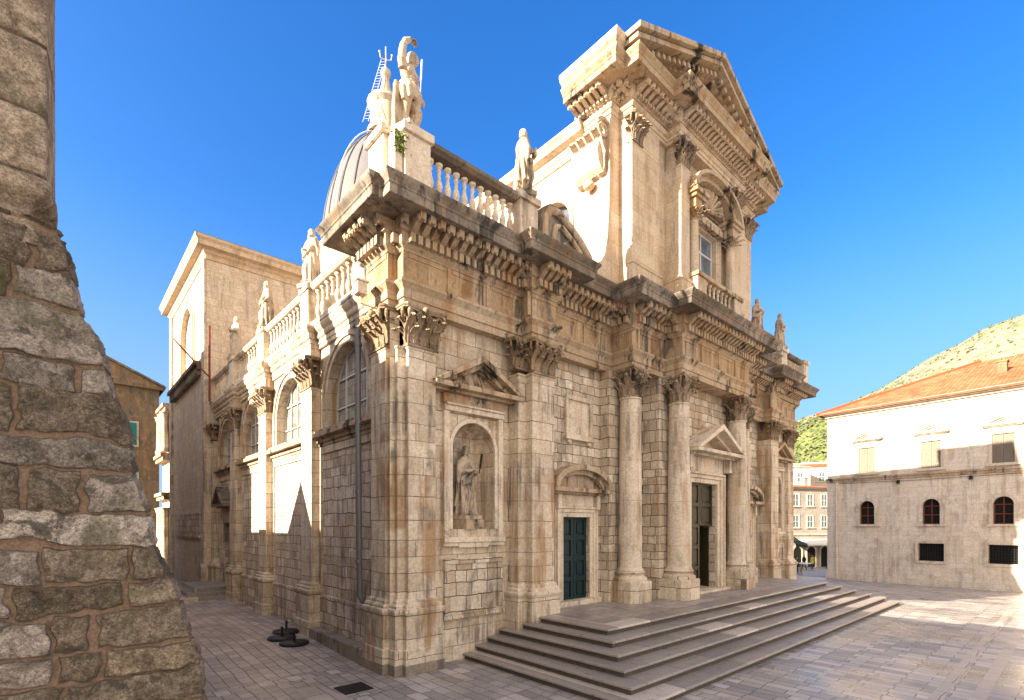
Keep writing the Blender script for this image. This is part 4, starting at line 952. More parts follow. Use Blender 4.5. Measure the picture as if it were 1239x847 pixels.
# window aedicule
f = B(front(-1.1)); door_frame(f, XU, 1.80, 12.45, 14.60, 0.26, 0.14); f.box(XU - 1.6, XU + 1.6, 14.87, 15.05, -0.02, 0.2)
AE = P('upper_window', f, 'upper', None, bevel=0.01)
b = B(front(-1.1)); b.box(XU - 0.9, XU + 0.9, 12.45, 14.6, -0.17, -0.15); P('pane', b, 'glass_blue', AE)
b = B(front(-1.1))
for x in (-0.87, -0.03, 0.81): b.box(XU + x, XU + x + 0.06, 12.45, 14.6, -0.148, -0.10)
for z in (12.45, 13.15, 13.85, 14.54): b.box(XU - 0.9, XU + 0.9, z, z + 0.06, -0.148, -0.102)
P('window_bars', b, 'white', AE)
for x in (10.66, 13.44):
    b = B().lathe([(0.24, 12.36), (0.24, 12.42), (0.19, 12.46), (0.21, 12.50), (0.175, 12.54), (0.17, 13.2), (0.15, 14.28), (0.175, 14.30)], (x, -1.48, 0), 18); o = P('column', b, 'upper', AE, 40)
    inst('capital', CAPS, AE, (x, -1.48, 14.29))
    b = B(); b.box(x - 0.3, x + 0.3, -1.80, -1.05, 11.2, 12.22); P('pedestal', b, 'upper', AE, bevel=0.01)
    b = B(); b.box(x - 0.26, x + 0.26, -1.70, -1.08, 14.66, 14.98); b.box(x - 0.36, x + 0.36, -1.78, -1.08, 14.982, 15.10); b.box(x - 0.44, x + 0.44, -1.86, -1.08, 15.102, 15.24); P('impost', b, 'carved', AE, bevel=0.01)
b = B(front(-1.1)); b.box(XU - 1.65, XU + 1.65, 14.66, 14.868, -0.02, 0.28)
n_ = 20; ar = lambda hw, z0, rise: [(XU - hw * math.cos(math.pi * k / n_), z0 + rise * math.sin(math.pi * k / n_)) for k in range(n_ + 1)]
b.band(ar(1.85, 15.24, 1.10), ar(1.72, 15.24, 0.97), -0.02, 0.72); b.band(ar(1.72, 15.24, 0.968), ar(1.5, 15.24, 0.80), -0.02, 0.52); b.prism(ar(1.5, 15.24, 0.80), -0.02, 0.12)
for k in range(9):
    a = math.pi * (k + 0.5) / 9; b.tube([(XU, 15.3, 0.2), (XU - 0.8 * math.cos(a), 15.28 + 0.62 * math.sin(a), 0.34), (XU - 1.3 * math.cos(a), 15.26 + 0.82 * math.sin(a), 0.18)], [0.05, 0.10, 0.06], 6)
P('pediment', b, 'carved', AE, 35)
b = B(); b.box(10.3, 13.8, -1.86, -1.2, 12.222, 12.36); b.box(10.34, 13.76, -1.82, -1.5, 11.2, 11.38); BC = P('balcony_rail', b, 'carved', AE, bevel=0.01)
for k in range(7): inst('baluster', BALS, AE, (11.14 + k * 0.303, -1.66, 11.37))

# front balustrades above the outer bays
def front_balustrade(x0, x1, pier_in, pier_out, yb=-0.22):
    b = B(); b.box(x0, x1, yb - 0.20, yb + 0.2, 11.28, 11.45)
    b.sweep([(x0, yb - 0.16), (x1, yb - 0.16)], [(-0.34, 12.40), (0.0, 12.40), (0.04, 12.44), (0.09, 12.48), (0.09, 12.58), (-0.36, 12.60)])
    o = P('balustrade', b, 'crust', None, bevel=0.01)
    for a, c in (pier_in, pier_out):
        b = B(); b.box(a, c, yb - 0.27, yb + 0.27, 11.28, 12.44); b.box(a - 0.06, c + 0.06, yb - 0.34, yb + 0.34, 12.442, 12.64); P('pier', b, 'lightstone', o, bevel=0.012)
    k = int(round((x1 - x0) / 0.265))
    for i in range(k): inst('baluster', BALS, o, (x0 + (x1 - x0) * (i + 0.5) / k, yb, 11.46))
    return o
fb = front_balustrade(0.42, 3.22, (-0.28, 0.40), (3.24, 3.92))
b = B(); b.box(-0.62, -0.30, -0.1, 0.62, 11.28, 12.44); b.box(-0.70, -0.35, -0.17, 0.70, 12.443, 12.62); b.box(-0.5, -0.3, -0.42, 0.0, 11.28, 12.441); P('pier', b, 'lightstone', fb, bevel=0.012)
front_balustrade(21.95, 24.3, (21.25, 21.93), (24.32, 24.95))
# big volutes between the storeys
def spiral_pts(cx, cz, r, a0, turns, n=30, shrink=0.85):
    return [(cx + r * (1 - shrink * k / n) * math.cos(a0 + turns * 2 * math.pi * k / n), cz + r * (1 - shrink * k / n) * math.sin(a0 + turns * 2 * math.pi * k / n)) for k in range(n + 1)]
def volute(m):
    X = (lambda x: x) if m > 0 else (lambda x: 24.1 - x)
    prof = [(3.98, 11.28), (3.96, 11.8), (4.0, 12.25), (4.14, 12.58), (4.4, 12.76), (4.75, 12.74), (5.2, 12.52), (5.7, 12.22), (6.02, 11.95), (6.25, 11.78), (6.5, 11.74), (6.5, 11.28)]
    b = B(front(0.0)); b.prism([(X(a), z) for a, z in prof], 0.05, 0.52); o = P('volute', b, 'crust', None, bevel=0.02)
    b = B(front(0.0)); out_ = [(4.12, 11.32), (4.10, 11.8), (4.15, 12.22), (4.34, 12.52), (4.66, 12.56), (5.15, 12.34), (5.65, 12.05), (6.02, 11.75), (6.12, 11.45)]
    b.tube([(X(a), z, 0.56) for a, z in out_], 0.115, 10)
    inn = [(4.52, 11.40), (4.47, 11.85), (4.56, 12.14), (4.80, 12.2), (5.2, 12.0), (5.6, 11.74), (5.72, 11.5), (5.5, 11.38), (5.05, 11.55), (4.85, 11.75)]
    b.tube([(X(a), z, 0.56) for a, z in inn], 0.085, 10); P('scroll_moulding', b, 'carved', o, 50)
    cur = [(6.05, 11.95), (6.35, 11.78), (6.65, 11.85), (6.88, 12.2), (7.02, 12.8), (7.10, 13.7), (7.14, 14.8), (7.15, 16.7)]
    b = B(front(0.0)); b.prism([(X(a), z) for a, z in cur] + [(X(7.21), 16.7), (X(7.21), 11.3), (X(6.05), 11.3)], -0.35, 0.50); P('curved_flank', b, 'upper', o, 40)
    b = B(front(0.0)); b.prism([(X(7.2), 14.9), (X(6.95), 15.0), (X(6.75), 15.25), (X(6.7), 15.6), (X(6.85), 16.0), (X(7.2), 16.2)], -0.75, 0.35); P('console', b, 'upper', o, 40)
    lf = B()
    for q in (-0.45, -0.15, 0.15, 0.45): leaf(lf, (X(7.1), 0.2 + q, 0), 0, 14.95, 1.35, 0.36, 0.12, 0.30, 0.18, ((0, -m, 0), (-m, 0, 0)))
    spiral(lf, (X(6.95), -0.36, 16.3), (-m, 0, 0), 0.34, 0.085); lf.sphere((X(6.95), 0.2, 14.75), (0.2, 0.2, 0.14), 10, 6)
    P('console_leaf', lf, 'upper', o, 45)
volute(1); volute(-1)
for o in (CAPF, CAPN, CAPR, CAPS, BALM, BALS): bpy.data.objects.remove(o)

# ------------------------------------------------------------------ steps before the front
ST = thing('stone_steps', (12.3, -3.0, 0.0), 'broad flight of six worn dark stone steps before the columned cathedral front', 'steps')
for k in range(6):
    z = 1.0 - k * 0.167; e = 0.46 * k
    b = B(); x0, x1, y0 = 4.05 - 0.41 * k, 20.3 + e * 0.95, -2.80 - e * 1.0
    pth = [(x0, 0.5), (x0, y0), (x1, y0), (x1, 0.5)]
    b.sweep(pth, [(-0.55, z), (0.0, z), (0.025, z - 0.012), (0.03, z - 0.05), (0.015, z - 0.062), (-0.55, z - 0.062)])
    rs = B(); dd = 0.45 if k == 5 else 0.0
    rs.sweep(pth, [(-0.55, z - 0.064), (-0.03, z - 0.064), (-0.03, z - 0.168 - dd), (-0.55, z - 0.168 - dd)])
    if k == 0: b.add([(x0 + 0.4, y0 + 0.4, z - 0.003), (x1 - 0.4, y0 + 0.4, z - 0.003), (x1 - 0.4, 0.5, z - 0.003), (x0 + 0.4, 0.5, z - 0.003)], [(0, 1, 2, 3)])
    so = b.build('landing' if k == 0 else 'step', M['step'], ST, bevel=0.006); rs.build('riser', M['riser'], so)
    if k == 0:
        lp = B(); lp.add([(x0 + 0.5, y0 + 0.52, z + 0.004), (x1 - 0.5, y0 + 0.52, z + 0.004), (x1 - 0.5, 0.45, z + 0.004), (x0 + 0.5, 0.45, z + 0.004)], [(0, 1, 2, 3)]); lp.build('landing_paving', M['street'], so)
SS = thing('door_steps', (-0.9, 17.0, 0.2), 'low three-tread stone steps at the side door of the cathedral in the narrow street', 'steps')
for k, (z, x0, y0) in enumerate(((0.76, -1.45, 16.1), (0.56, -1.8, 15.75), (0.38, -2.15, 15.42))):
    b = B(); b.box(x0, -0.0 - 0.002 * k, y0, 19.3, 0.0, z - 0.002 * k); b.build('step', M['step'], SS, bevel=0.012)

# ------------------------------------------------------------------ figures
def remeshed(name, b, mat, voxel, smooth_it=1):
    tmp = b.build('source', None)
    r = tmp.modifiers.new('r', 'REMESH'); r.mode = 'VOXEL'; r.voxel_size = voxel; r.use_smooth_shade = True
    s = tmp.modifiers.new('s', 'SMOOTH'); s.iterations = smooth_it; s.factor = 0.4
    bpy.context.view_layer.update()
    dg = bpy.context.evaluated_depsgraph_get()
    me = bpy.data.meshes.new_from_object(tmp.evaluated_get(dg)); me.name = name
    bpy.data.objects.remove(tmp)
    me.materials.clear(); me.materials.append(mat)
    for p in me.polygons: p.use_smooth = True
    o = bpy.data.objects.new(name, me); COL.objects.link(o); return o
def lerp(tab, z):
    for (a, va), (c, vc) in zip(tab, tab[1:]):
        if z <= c:
            t = (z - a) / (c - a) if c > a else 0; t = max(0, min(1, t)); return tuple(p + (q - p) * t for p, q in zip(va, vc))
    return tab[-1][1]
def hand(b, w, d, k=1.0, curl=0.5):
    """palm and five fingers at wrist w pointing along d"""
    w, d = Vector(w), Vector(d).normalized(); sidev = d.cross(Vector((0, 0, 1))); sidev = sidev.normalized() if sidev.length > .05 else Vector((1, 0, 0)); up = sidev.cross(d)
    b.sphere(tuple(w + d * 0.045 * k), (0.04 * k, 0.04 * k, 0.035 * k), 8, 6)
    for i, q in enumerate((-0.032, -0.011, 0.011, 0.032)):
        L = (0.06, 0.075, 0.072, 0.055)[i] * k; p0 = w + d * 0.07 * k + sidev * q * k
        b.tube([tuple(p0 - d * 0.03 * k), tuple(p0 + d * L * 0.55), tuple(p0 + d * L * 0.8 - up * L * curl)], [0.014 * k, 0.013 * k, 0.010 * k], 6)
    b.tube([tuple(w + d * 0.02 * k + sidev * 0.035 * k), tuple(w + d * 0.06 * k + sidev * 0.06 * k), tuple(w + d * 0.09 * k + sidev * 0.05 * k - up * .02)], [0.015 * k, 0.013 * k, 0.011 * k], 6)
def head(b, c, yaw=0.0, beard=True, hood=False, hair=0.0):
    c = Vector(c); f = Vector((math.sin(yaw), -math.cos(yaw), 0)); s = Vector((f.y, -f.x, 0)) * -1
    L = lambda a, q, z: tuple(c + s * a + f * q + Vector((0, 0, z)))
    b.sphere(L(0, -0.01, 0.02), (0.088, 0.098, 0.118), 14, 10); b.sphere(L(0, 0.025, -0.055), (0.06, 0.065, 0.07), 10, 8)
    b.tube([L(0, 0.085, 0.03), L(0, 0.112, -0.02), L(0, 0.09, -0.03)], [0.012, 0.02, 0.012], 6)
    for q in (-0.036, 0.036): b.sphere(L(q, 0.078, 0.025), 0.016, 8, 6); b.tube([L(q * .4, 0.092, 0.045), L(q * 1.7, 0.078, 0.045)], 0.012, 5); b.sphere(L(q * 2.5, -0.005, 0.0), (0.015, 0.02, 0.03), 6, 5)
    b.tube([L(-0.026, 0.083, -0.06), L(0, 0.09, -0.058), L(0.026, 0.083, -0.06)], 0.011, 5)
    b.tube([L(0, -0.02, -0.06), L(0, -0.03, -0.20)], [0.055, 0.065], 10)
    if beard:
        for q in (-0.045, -0.015, 0.015, 0.045): b.tube([L(q, 0.06, -0.06), L(q * 1.1, 0.08, -0.12), L(q * 0.6, 0.06, -0.19)], [0.028, 0.028, 0.010], 6)
    for k in range(13):
        a = math.pi * (0.02 + 0.96 * k / 12); b.tube([L(0.085 * math.cos(a), -0.095 * math.sin(a) + 0.02, 0.08), L(0.098 * math.cos(a), -0.112 * math.sin(a) + 0.01, 0.0), L(0.09 * math.cos(a), -0.105 * math.sin(a), -0.09 - hair)], [0.026, 0.028, 0.022], 6)
    b.sphere(L(0, -0.015, 0.065), (0.096, 0.102, 0.085), 12, 8)
    if hood: b.sphere(L(0, -0.03, 0.03), (0.115, 0.115, 0.14), 12, 8); b.tube([L(0, -0.06, 0.0), L(0, -0.10, -0.22)], [0.10, 0.17], 10)
def figure(b, seed, arms, yaw=0.0, beard=True, hood=False, sway=0.03, cloak=(2.2, 1.1), folds=11, half=False, stride=0.0):
    rnd = random.Random(seed); ph = [rnd.uniform(0, 6.28) for _ in range(6)]
    tab = [(0.0, (0.30, 0.245)), (0.06, (0.285, 0.23)), (0.45, (0.245, 0.205)), (0.85, (0.225, 0.185)), (1.03, (0.195, 0.155)), (1.25, (0.225, 0.165)), (1.40, (0.235, 0.14)), (1.47, (0.16, 0.11)), (1.53, (0.075, 0.075))]
    nz, na = 44, 72; pts = []
    for i in range(nz + 1):
        z = 1.53 * i / nz; a, c = lerp(tab, z); cx = sway * math.sin(z * 2.1)
        amp = 0.062 * max(0, 1 - z / 1.3) + 0.012
        for q in range(na):
            t = 2 * math.pi * q / na
            fo = math.sin(folds * t + ph[0] + 1.2 * math.sin(z * 2.5 + ph[1])) * 0.6 + math.sin((folds * 0.5 + 1) * t + ph[2] + z * 1.3) * 0.5 + 0.45 * math.sin(folds * 2 * t + ph[3] + z * 4)
            r = 1 + amp * fo / 0.2 * 0.8
            # bent knee pushes the cloth forward
            kn = math.exp(-((t - 4.2) / 0.45) ** 2) * math.exp(-((z - 0.52) / 0.22) ** 2) * 0.09
            dt = (t - cloak[0] + math.pi) % (2 * math.pi) - math.pi
            edge = cloak[1] + 0.8 * (z - 0.8)
            mk = 1 / (1 + math.exp((abs(dt) - edge) * 16)) if z > 0.22 else 0
            r += mk * (0.20 + 0.06 * math.sin(9 * t + z * 7 + ph[4]))
            pts.append((cx + (a * r) * math.cos(t), c * r * math.sin(t) - kn, z))
    fc = [(i * na + q, i * na + (q + 1) % na, (i + 1) * na + (q + 1) % na, (i + 1) * na + q) for i in range(nz) for q in range(na)] + [tuple(range(na)), tuple(nz * na + q for q in range(na))]
    b.add(pts, fc)
    # thrown fold across the body
    for o_ in (0.0, 0.05, 0.10): b.tube([(0.24, -0.05, 1.36 - o_), (0.10, -0.19, 1.14 - o_), (-0.12, -0.235, 0.95 - o_), (-0.25, -0.12, 0.88 - o_)], [0.035, 0.04, 0.04, 0.03], 7)
    for x in (-0.11, 0.09): b.sphere((x, -0.25, 0.03), (0.05, 0.11, 0.04), 8, 6)
    cx = sway * math.sin(1.6 * 2.1)
    head(b, (cx * 0.6, -0.02, 1.665), yaw, beard, hood)
    for (sx, el, wr, hd) in arms:
        sh = (sx * 0.205, 0.0, 1.38)
        b.tube([sh, tuple((Vector(sh) + Vector(el)) / 2), el], [0.085, 0.08, 0.07], 9); b.tube([el, tuple((Vector(el) * .6 + Vector(wr) * .4)), wr], [0.07, 0.065, 0.045], 9)
        b.tube([el, (el[0], el[1] + 0.01, el[2] - 0.16), (el[0], el[1] + 0.01, el[2] - 0.30)], [0.07, 0.06, 0.03], 8)
        hand(b, wr, hd)
def plinth(b, w, h, d=None):
    d = d or w; b.box(-w / 2, w / 2, -d / 2, d / 2, -h, 0.012)
def statue(name, loc, rz, label, seed, arms, scale=1.05, voxel=0.022, extra=None, group='stone saints of the cathedral', **kw):
    root = thing(name, loc, label, 'statue', group); root.rotation_euler = (0, 0, rz); root.scale = (scale,) * 3
    b = B(); figure(b, seed, arms, **kw)
    if extra == 'book': b.box(-0.20, -0.03, -0.34, -0.28, 1.02, 1.25)
    o = remeshed('body', b, M['statue'], voxel); o.parent = root
    p = B(); p.prism([(-0.33, -0.3), (0.33, -0.3), (0.36, -0.22), (0.36, 0.26), (0.28, 0.3), (-0.33, 0.3)], -0.02, 0.10) ; p.v = [(x, y, z - 0.10) for x, y, z in p.v]
    q = p.build('statue_base', M['statue']); q.parent = root
    o.location = (0, 0, 0.0); root.location = Vector(loc) + Vector((0, 0, 0.12 * scale))
    return root, o
A_hold = [(1, (0.31, -0.06, 1.10), (0.12, -0.27, 1.10), (-1, -0.2, 0.1)), (-1, (-0.31, -0.05, 1.10), (-0.08, -0.28, 1.15), (1, -0.2, 0.2))]
A_down = [(1, (0.32, 0.0, 1.08), (0.30, -0.16, 0.90), (0, -0.5, -1)), (-1, (-0.31, -0.08, 1.12), (-0.06, -0.27, 1.24), (1, -0.2, 0.3))]
A_point = [(1, (0.34, -0.05, 1.14), (0.46, -0.24, 1.26), (0.9, -0.5, 0.1)), (-1, (-0.31, -0.04, 1.1), (-0.1, -0.27, 1.06), (1, -0.2, 0.0))]
# niche saint with a palm branch, tonsured head
nr, nb = statue('saint_statue', (2.30, 0.72, 3.72), R(12), 'life-sized robed saint holding a dark palm branch in the arched niche nearest the street corner', 3, A_hold, 1.06, 0.012, yaw=0.5, beard=False, cloak=(2.6, 1.15))
b = B(); b.prism([(-0.36, -0.34), (0.36, -0.34), (0.36, 0.34), (-0.36, 0.34)], -0.36, -0.10); q = b.build('statue_block', M['carved']); q.parent = nr
b = B(); b.tube([(0.15, -0.33, 1.08), (0.20, -0.35, 1.30), (0.25, -0.36, 1.58)], 0.014, 6)
for k in range(9):
    z = 1.18 + k * 0.045
    for s_ in (-1, 1): b.tube([(0.17 + k * 0.009, -0.345, z), (0.17 + k * 0.009 + s_ * 0.055, -0.36, z + 0.09)], [0.014, 0.004], 4)
q = b.build('palm_branch', M['iron']); q.parent = nr
# second niche, far end
fr, fb_ = statue('saint_statue', (22.75, 0.72, 3.60), R(-10), 'shadowed robed saint in the far arched niche at the right end of the front', 5, A_down, 1.05, 0.03, yaw=-0.3, beard=True)
# saint over the second pilaster
s2, _ = statue('saint_statue', (3.55, -0.26, 12.60), R(65), 'robed bearded saint facing right on the front balustrade end beside the dark scroll', 11, A_hold, 1.02, 0.014, yaw=0.1, cloak=(2.9, 1.3), extra='book')
# far right pair
s3, _ = statue('saint_statue', (18.4, -0.45, 12.45), R(-20), 'small grey robed saint in shade beside the right edge of the gabled storey', 13, A_hold, 0.92, 0.03, yaw=0.3, cloak=(2.3, 1.3))
b = B(); b.box(-0.4, 0.4, -0.35, 0.35, -1.30, -0.10); q = b.build('statue_block', M['lightstone']); q.parent = s3
s4, _ = statue('saint_statue', (21.6, -0.24, 12.60), R(40), 'half-sunlit robed saint pointing right on the far right balustrade end', 17, A_point, 0.98, 0.03, yaw=0.4)
# street side trio
for i, (y, sd, rz, lab, arms) in enumerate(((5.82, 21, -70, 'sunlit bearded saint on the street-side balustrade, closest to the tall corner block', A_point),
                                 (10.47, 23, -95, 'middle saint of the three on the street-side balustrade, before the transept wall', A_down),
                                 (14.94, 27, -80, 'robed saint on the street-side balustrade beside the rusty iron bracket', A_hold))):
    statue('saint_statue', (-0.02, y, 11.12), R(rz), lab, sd, arms, 1.0, 0.026, yaw=(-0.3, 0.4, 0.2)[i], cloak=(2.0 + i * 0.4, 1.2), hood=(i == 1))
# corner saint, arm raised, half bare, leaning on a tree trunk
root = thing('saint_statue', (0.06, -0.05, 12.66), 'half-naked young saint with one arm raised over his head on the high corner pier', 'statue', 'stone saints of the cathedral')
root.rotation_euler = (0, 0, R(20)); root.scale = (1.28, 1.28, 1.14)
b = B()
hip, ch = Vector((0.03, 0.0, 0.98)), Vector((-0.02, 0.02, 1.32))
for sx, kn, an in ((1, (0.13, -0.14, 0.54), (0.15, 0.0, 0.08)), (-1, (-0.09, -0.02, 0.52), (-0.10, -0.02, 0.08))):
    b.tube([(sx * 0.09 + 0.02, 0, 0.95), tuple(Vector((sx * 0.10, -0.05, 0.75))), kn], [0.105, 0.10, 0.072], 10); b.tube([kn, (kn[0] * 1.02, kn[1] * .6 + 0.02, 0.36), an], [0.07, 0.072, 0.042], 10)
    b.sphere((an[0], an[1] - 0.08, 0.045), (0.045, 0.12, 0.045), 8, 6)
b.lathe([(0.0, 0.86), (0.15, 0.88), (0.165, 0.96), (0.135, 1.08), (0.15, 1.22), (0.18, 1.34), (0.17, 1.42), (0.08, 1.48), (0, 1.5)], (0.0, 0.0, 0), 20, sx=1.0, sy=0.72)
for s_ in (-1, 1): b.sphere((s_ * 0.075, -0.10, 1.31), (0.075, 0.05, 0.06), 8, 6)
for k in range(4): b.sphere((0.0, -0.10, 1.20 - k * 0.06), (0.07, 0.035, 0.03), 8, 5)
head(b, (0.06, -0.06, 1.64), 0.7, False, False, 0.04)
b.tube([(-0.14, 0, 1.34), (-0.20, -0.02, 1.46), (-0.215, -0.04, 1.60), (-0.20, -0.055, 1.73), (-0.165, -0.07, 1.84), (-0.06, -0.10, 1.95)], [0.09, 0.085, 0.075, 0.066, 0.058, 0.042], 10); hand(b, (-0.06, -0.10, 1.95), (0.9, -0.2, -0.1), 1.1)
b.tube([(0.19, 0, 1.39), (0.29, 0.05, 1.14)], [0.07, 0.06], 9); b.tube([(0.29, 0.05, 1.14), (0.28, -0.10, 0.96)], [0.058, 0.038], 9); hand(b, (0.28, -0.10, 0.96), (0, -0.4, -1))
for k in range(10):      # loin cloth with hanging folds
    a = 2 * math.pi * k / 10; b.tube([(0.16 * math.cos(a), 0.13 * math.sin(a), 1.04), (0.20 * math.cos(a + .2), 0.17 * math.sin(a + .2), 0.90), (0.19 * math.cos(a + .3), 0.17 * math.sin(a + .3), 0.70 + 0.06 * math.sin(k * 2.1))], [0.065, 0.075, 0.045], 7)
b.tube([(-0.20, 0.05, 0.98), (0, -0.17, 0.92), (0.22, -0.04, 1.02)], [0.05, 0.06, 0.05], 8)
for k in range(6): b.tube([(-0.26 + k * 0.03, 0.06 + (k % 2) * 0.05, 1.0), (-0.28 + k * 0.03, 0.09, 0.5), (-0.26 + k * 0.025, 0.10, 0.02)], [0.045, 0.05, 0.06], 7)
b.tube([(0.05, 0.15, 0.0), (0.10, 0.16, 0.45), (0.20, 0.12, 0.86)], [0.14, 0.11, 0.09], 10); b.tube([(0.16, 0.14, 0.6), (0.28, 0.10, 0.78)], [0.07, 0.06], 8)
o = remeshed('body', b, M['statue'], 0.013); o.parent = root
b = B(); b.box(-0.36, 0.36, -0.32, 0.32, -0.06, 0.03); q = b.build('statue_base', M['statue']); q.parent = root
b = B(); b.tube([(0.42, 0.12, -0.05), (0.47, 0.10, 1.3), (0.50, 0.08, 2.1)], [0.010, 0.010, 0.010], 6); b.tube([(0.48, 0.09, 1.65), (0.50, 0.08, 2.12)], 0.02, 6); q = b.build('lightning_rod', M['white']); q.parent = root

# plant rooted in the corner pier
pl = thing('wall_plant', (-0.42, -0.36, 12.22), 'small bright green weed rooted below the cap of the high corner pier', 'plant')
b = B(); rnd = random.Random(4)
for k in range(160):
    c = Vector((rnd.gauss(0, 0.09), -0.05 - abs(rnd.gauss(0, 0.06)), rnd.uniform(-0.3, 0.12))); d = Vector((rnd.uniform(-1, 1), rnd.uniform(-1, 0.1), rnd.uniform(-1, 0.7))).normalized(); e = d.cross(Vector((0.3, 0.2, 0.9))).normalized(); L = rnd.uniform(0.04, 0.09)
    b.add([tuple(c - e * L * .25), tuple(c + d * L), tuple(c + e * L * .25), tuple(c - d * L * .3)], [(0, 1, 2, 3)])
b.v = [(x - 0.42, y - 0.36, z + 12.22) for x, y, z in b.v]; b.build('foliage', M['leaf_bright'], pl)
b = B(); b.tube([(-0.42, -0.30, 12.1), (-0.43, -0.42, 12.2)], 0.012, 5); b.build('stem', M['bark'], pl)

# people far down the street
def walker(loc, rz, label, coat, trousers, seed, bag=None, scale=1.0):
    r = thing('person', loc, label, 'person'); r.rotation_euler = (0, 0, rz); r.scale = (scale,) * 3
    b = B()
    for sx, ky in ((1, -0.10), (-1, 0.08)): b.tube([(sx * 0.09, 0, 0.90), (sx * 0.10, ky * 1.2, 0.48), (sx * 0.10, ky * 1.3 + 0.05 * (ky > 0), 0.08)], [0.085, 0.06, 0.045], 8); b.sphere((sx * 0.10, ky * 1.3 - 0.06, 0.045), (0.045, 0.12, 0.045), 8, 6)
    b.lathe([(0, 0.84), (0.15, 0.86), (0.17, 0.95), (0.15, 1.1), (0.19, 1.32), (0.17, 1.42), (0.06, 1.48), (0, 1.5)], (0, 0, 0), 14, sx=1, sy=0.65)
    head(b, (0, -0.02, 1.62), 0, False)
    for sx, ky in ((1, 0.08), (-1, -0.10)): b.tube([(sx * 0.19, 0, 1.38), (sx * 0.25, ky * .4, 1.12), (sx * 0.24, ky * 1.4 - .04, 0.90)], [0.06, 0.048, 0.035], 8); hand(b, (sx * 0.24, ky * 1.4 - .04, 0.90), (0, -0.2, -1))
    o = remeshed('body', b, M['skin'], 0.022); o.parent = r
    c = B(); c.lathe([(0.235, 0.78), (0.22, 0.95), (0.19, 1.1), (0.225, 1.32), (0.205, 1.43), (0.09, 1.50)], (0, 0, 0), 18, sx=1, sy=0.72)
    for sx, ky in ((1, 0.08), (-1, -0.10)): c.tube([(sx * 0.19, 0, 1.39), (sx * 0.25, ky * .4, 1.12), (sx * 0.24, ky * 1.4 - .04, 0.93)], [0.078, 0.066, 0.056], 8)
    q = c.build('coat', M[coat], None, 50); q.parent = r
    c = B()
    for sx, ky in ((1, -0.10), (-1, 0.08)): c.tube([(sx * 0.09, 0, 0.92), (sx * 0.10, ky * 1.2, 0.48), (sx * 0.10, ky * 1.3 + 0.05 * (ky > 0), 0.10)], [0.105, 0.08, 0.065], 8)
    q = c.build('trousers', M[trousers], None, 50); q.parent = r
    c = B(); c.sphere((0, 0.0, 1.69), (0.10, 0.115, 0.10), 10, 8); c.sphere((0, 0.05, 1.62), (0.09, 0.08, 0.12), 10, 8); q = c.build('hair', M['hair']); q.parent = r
    return r

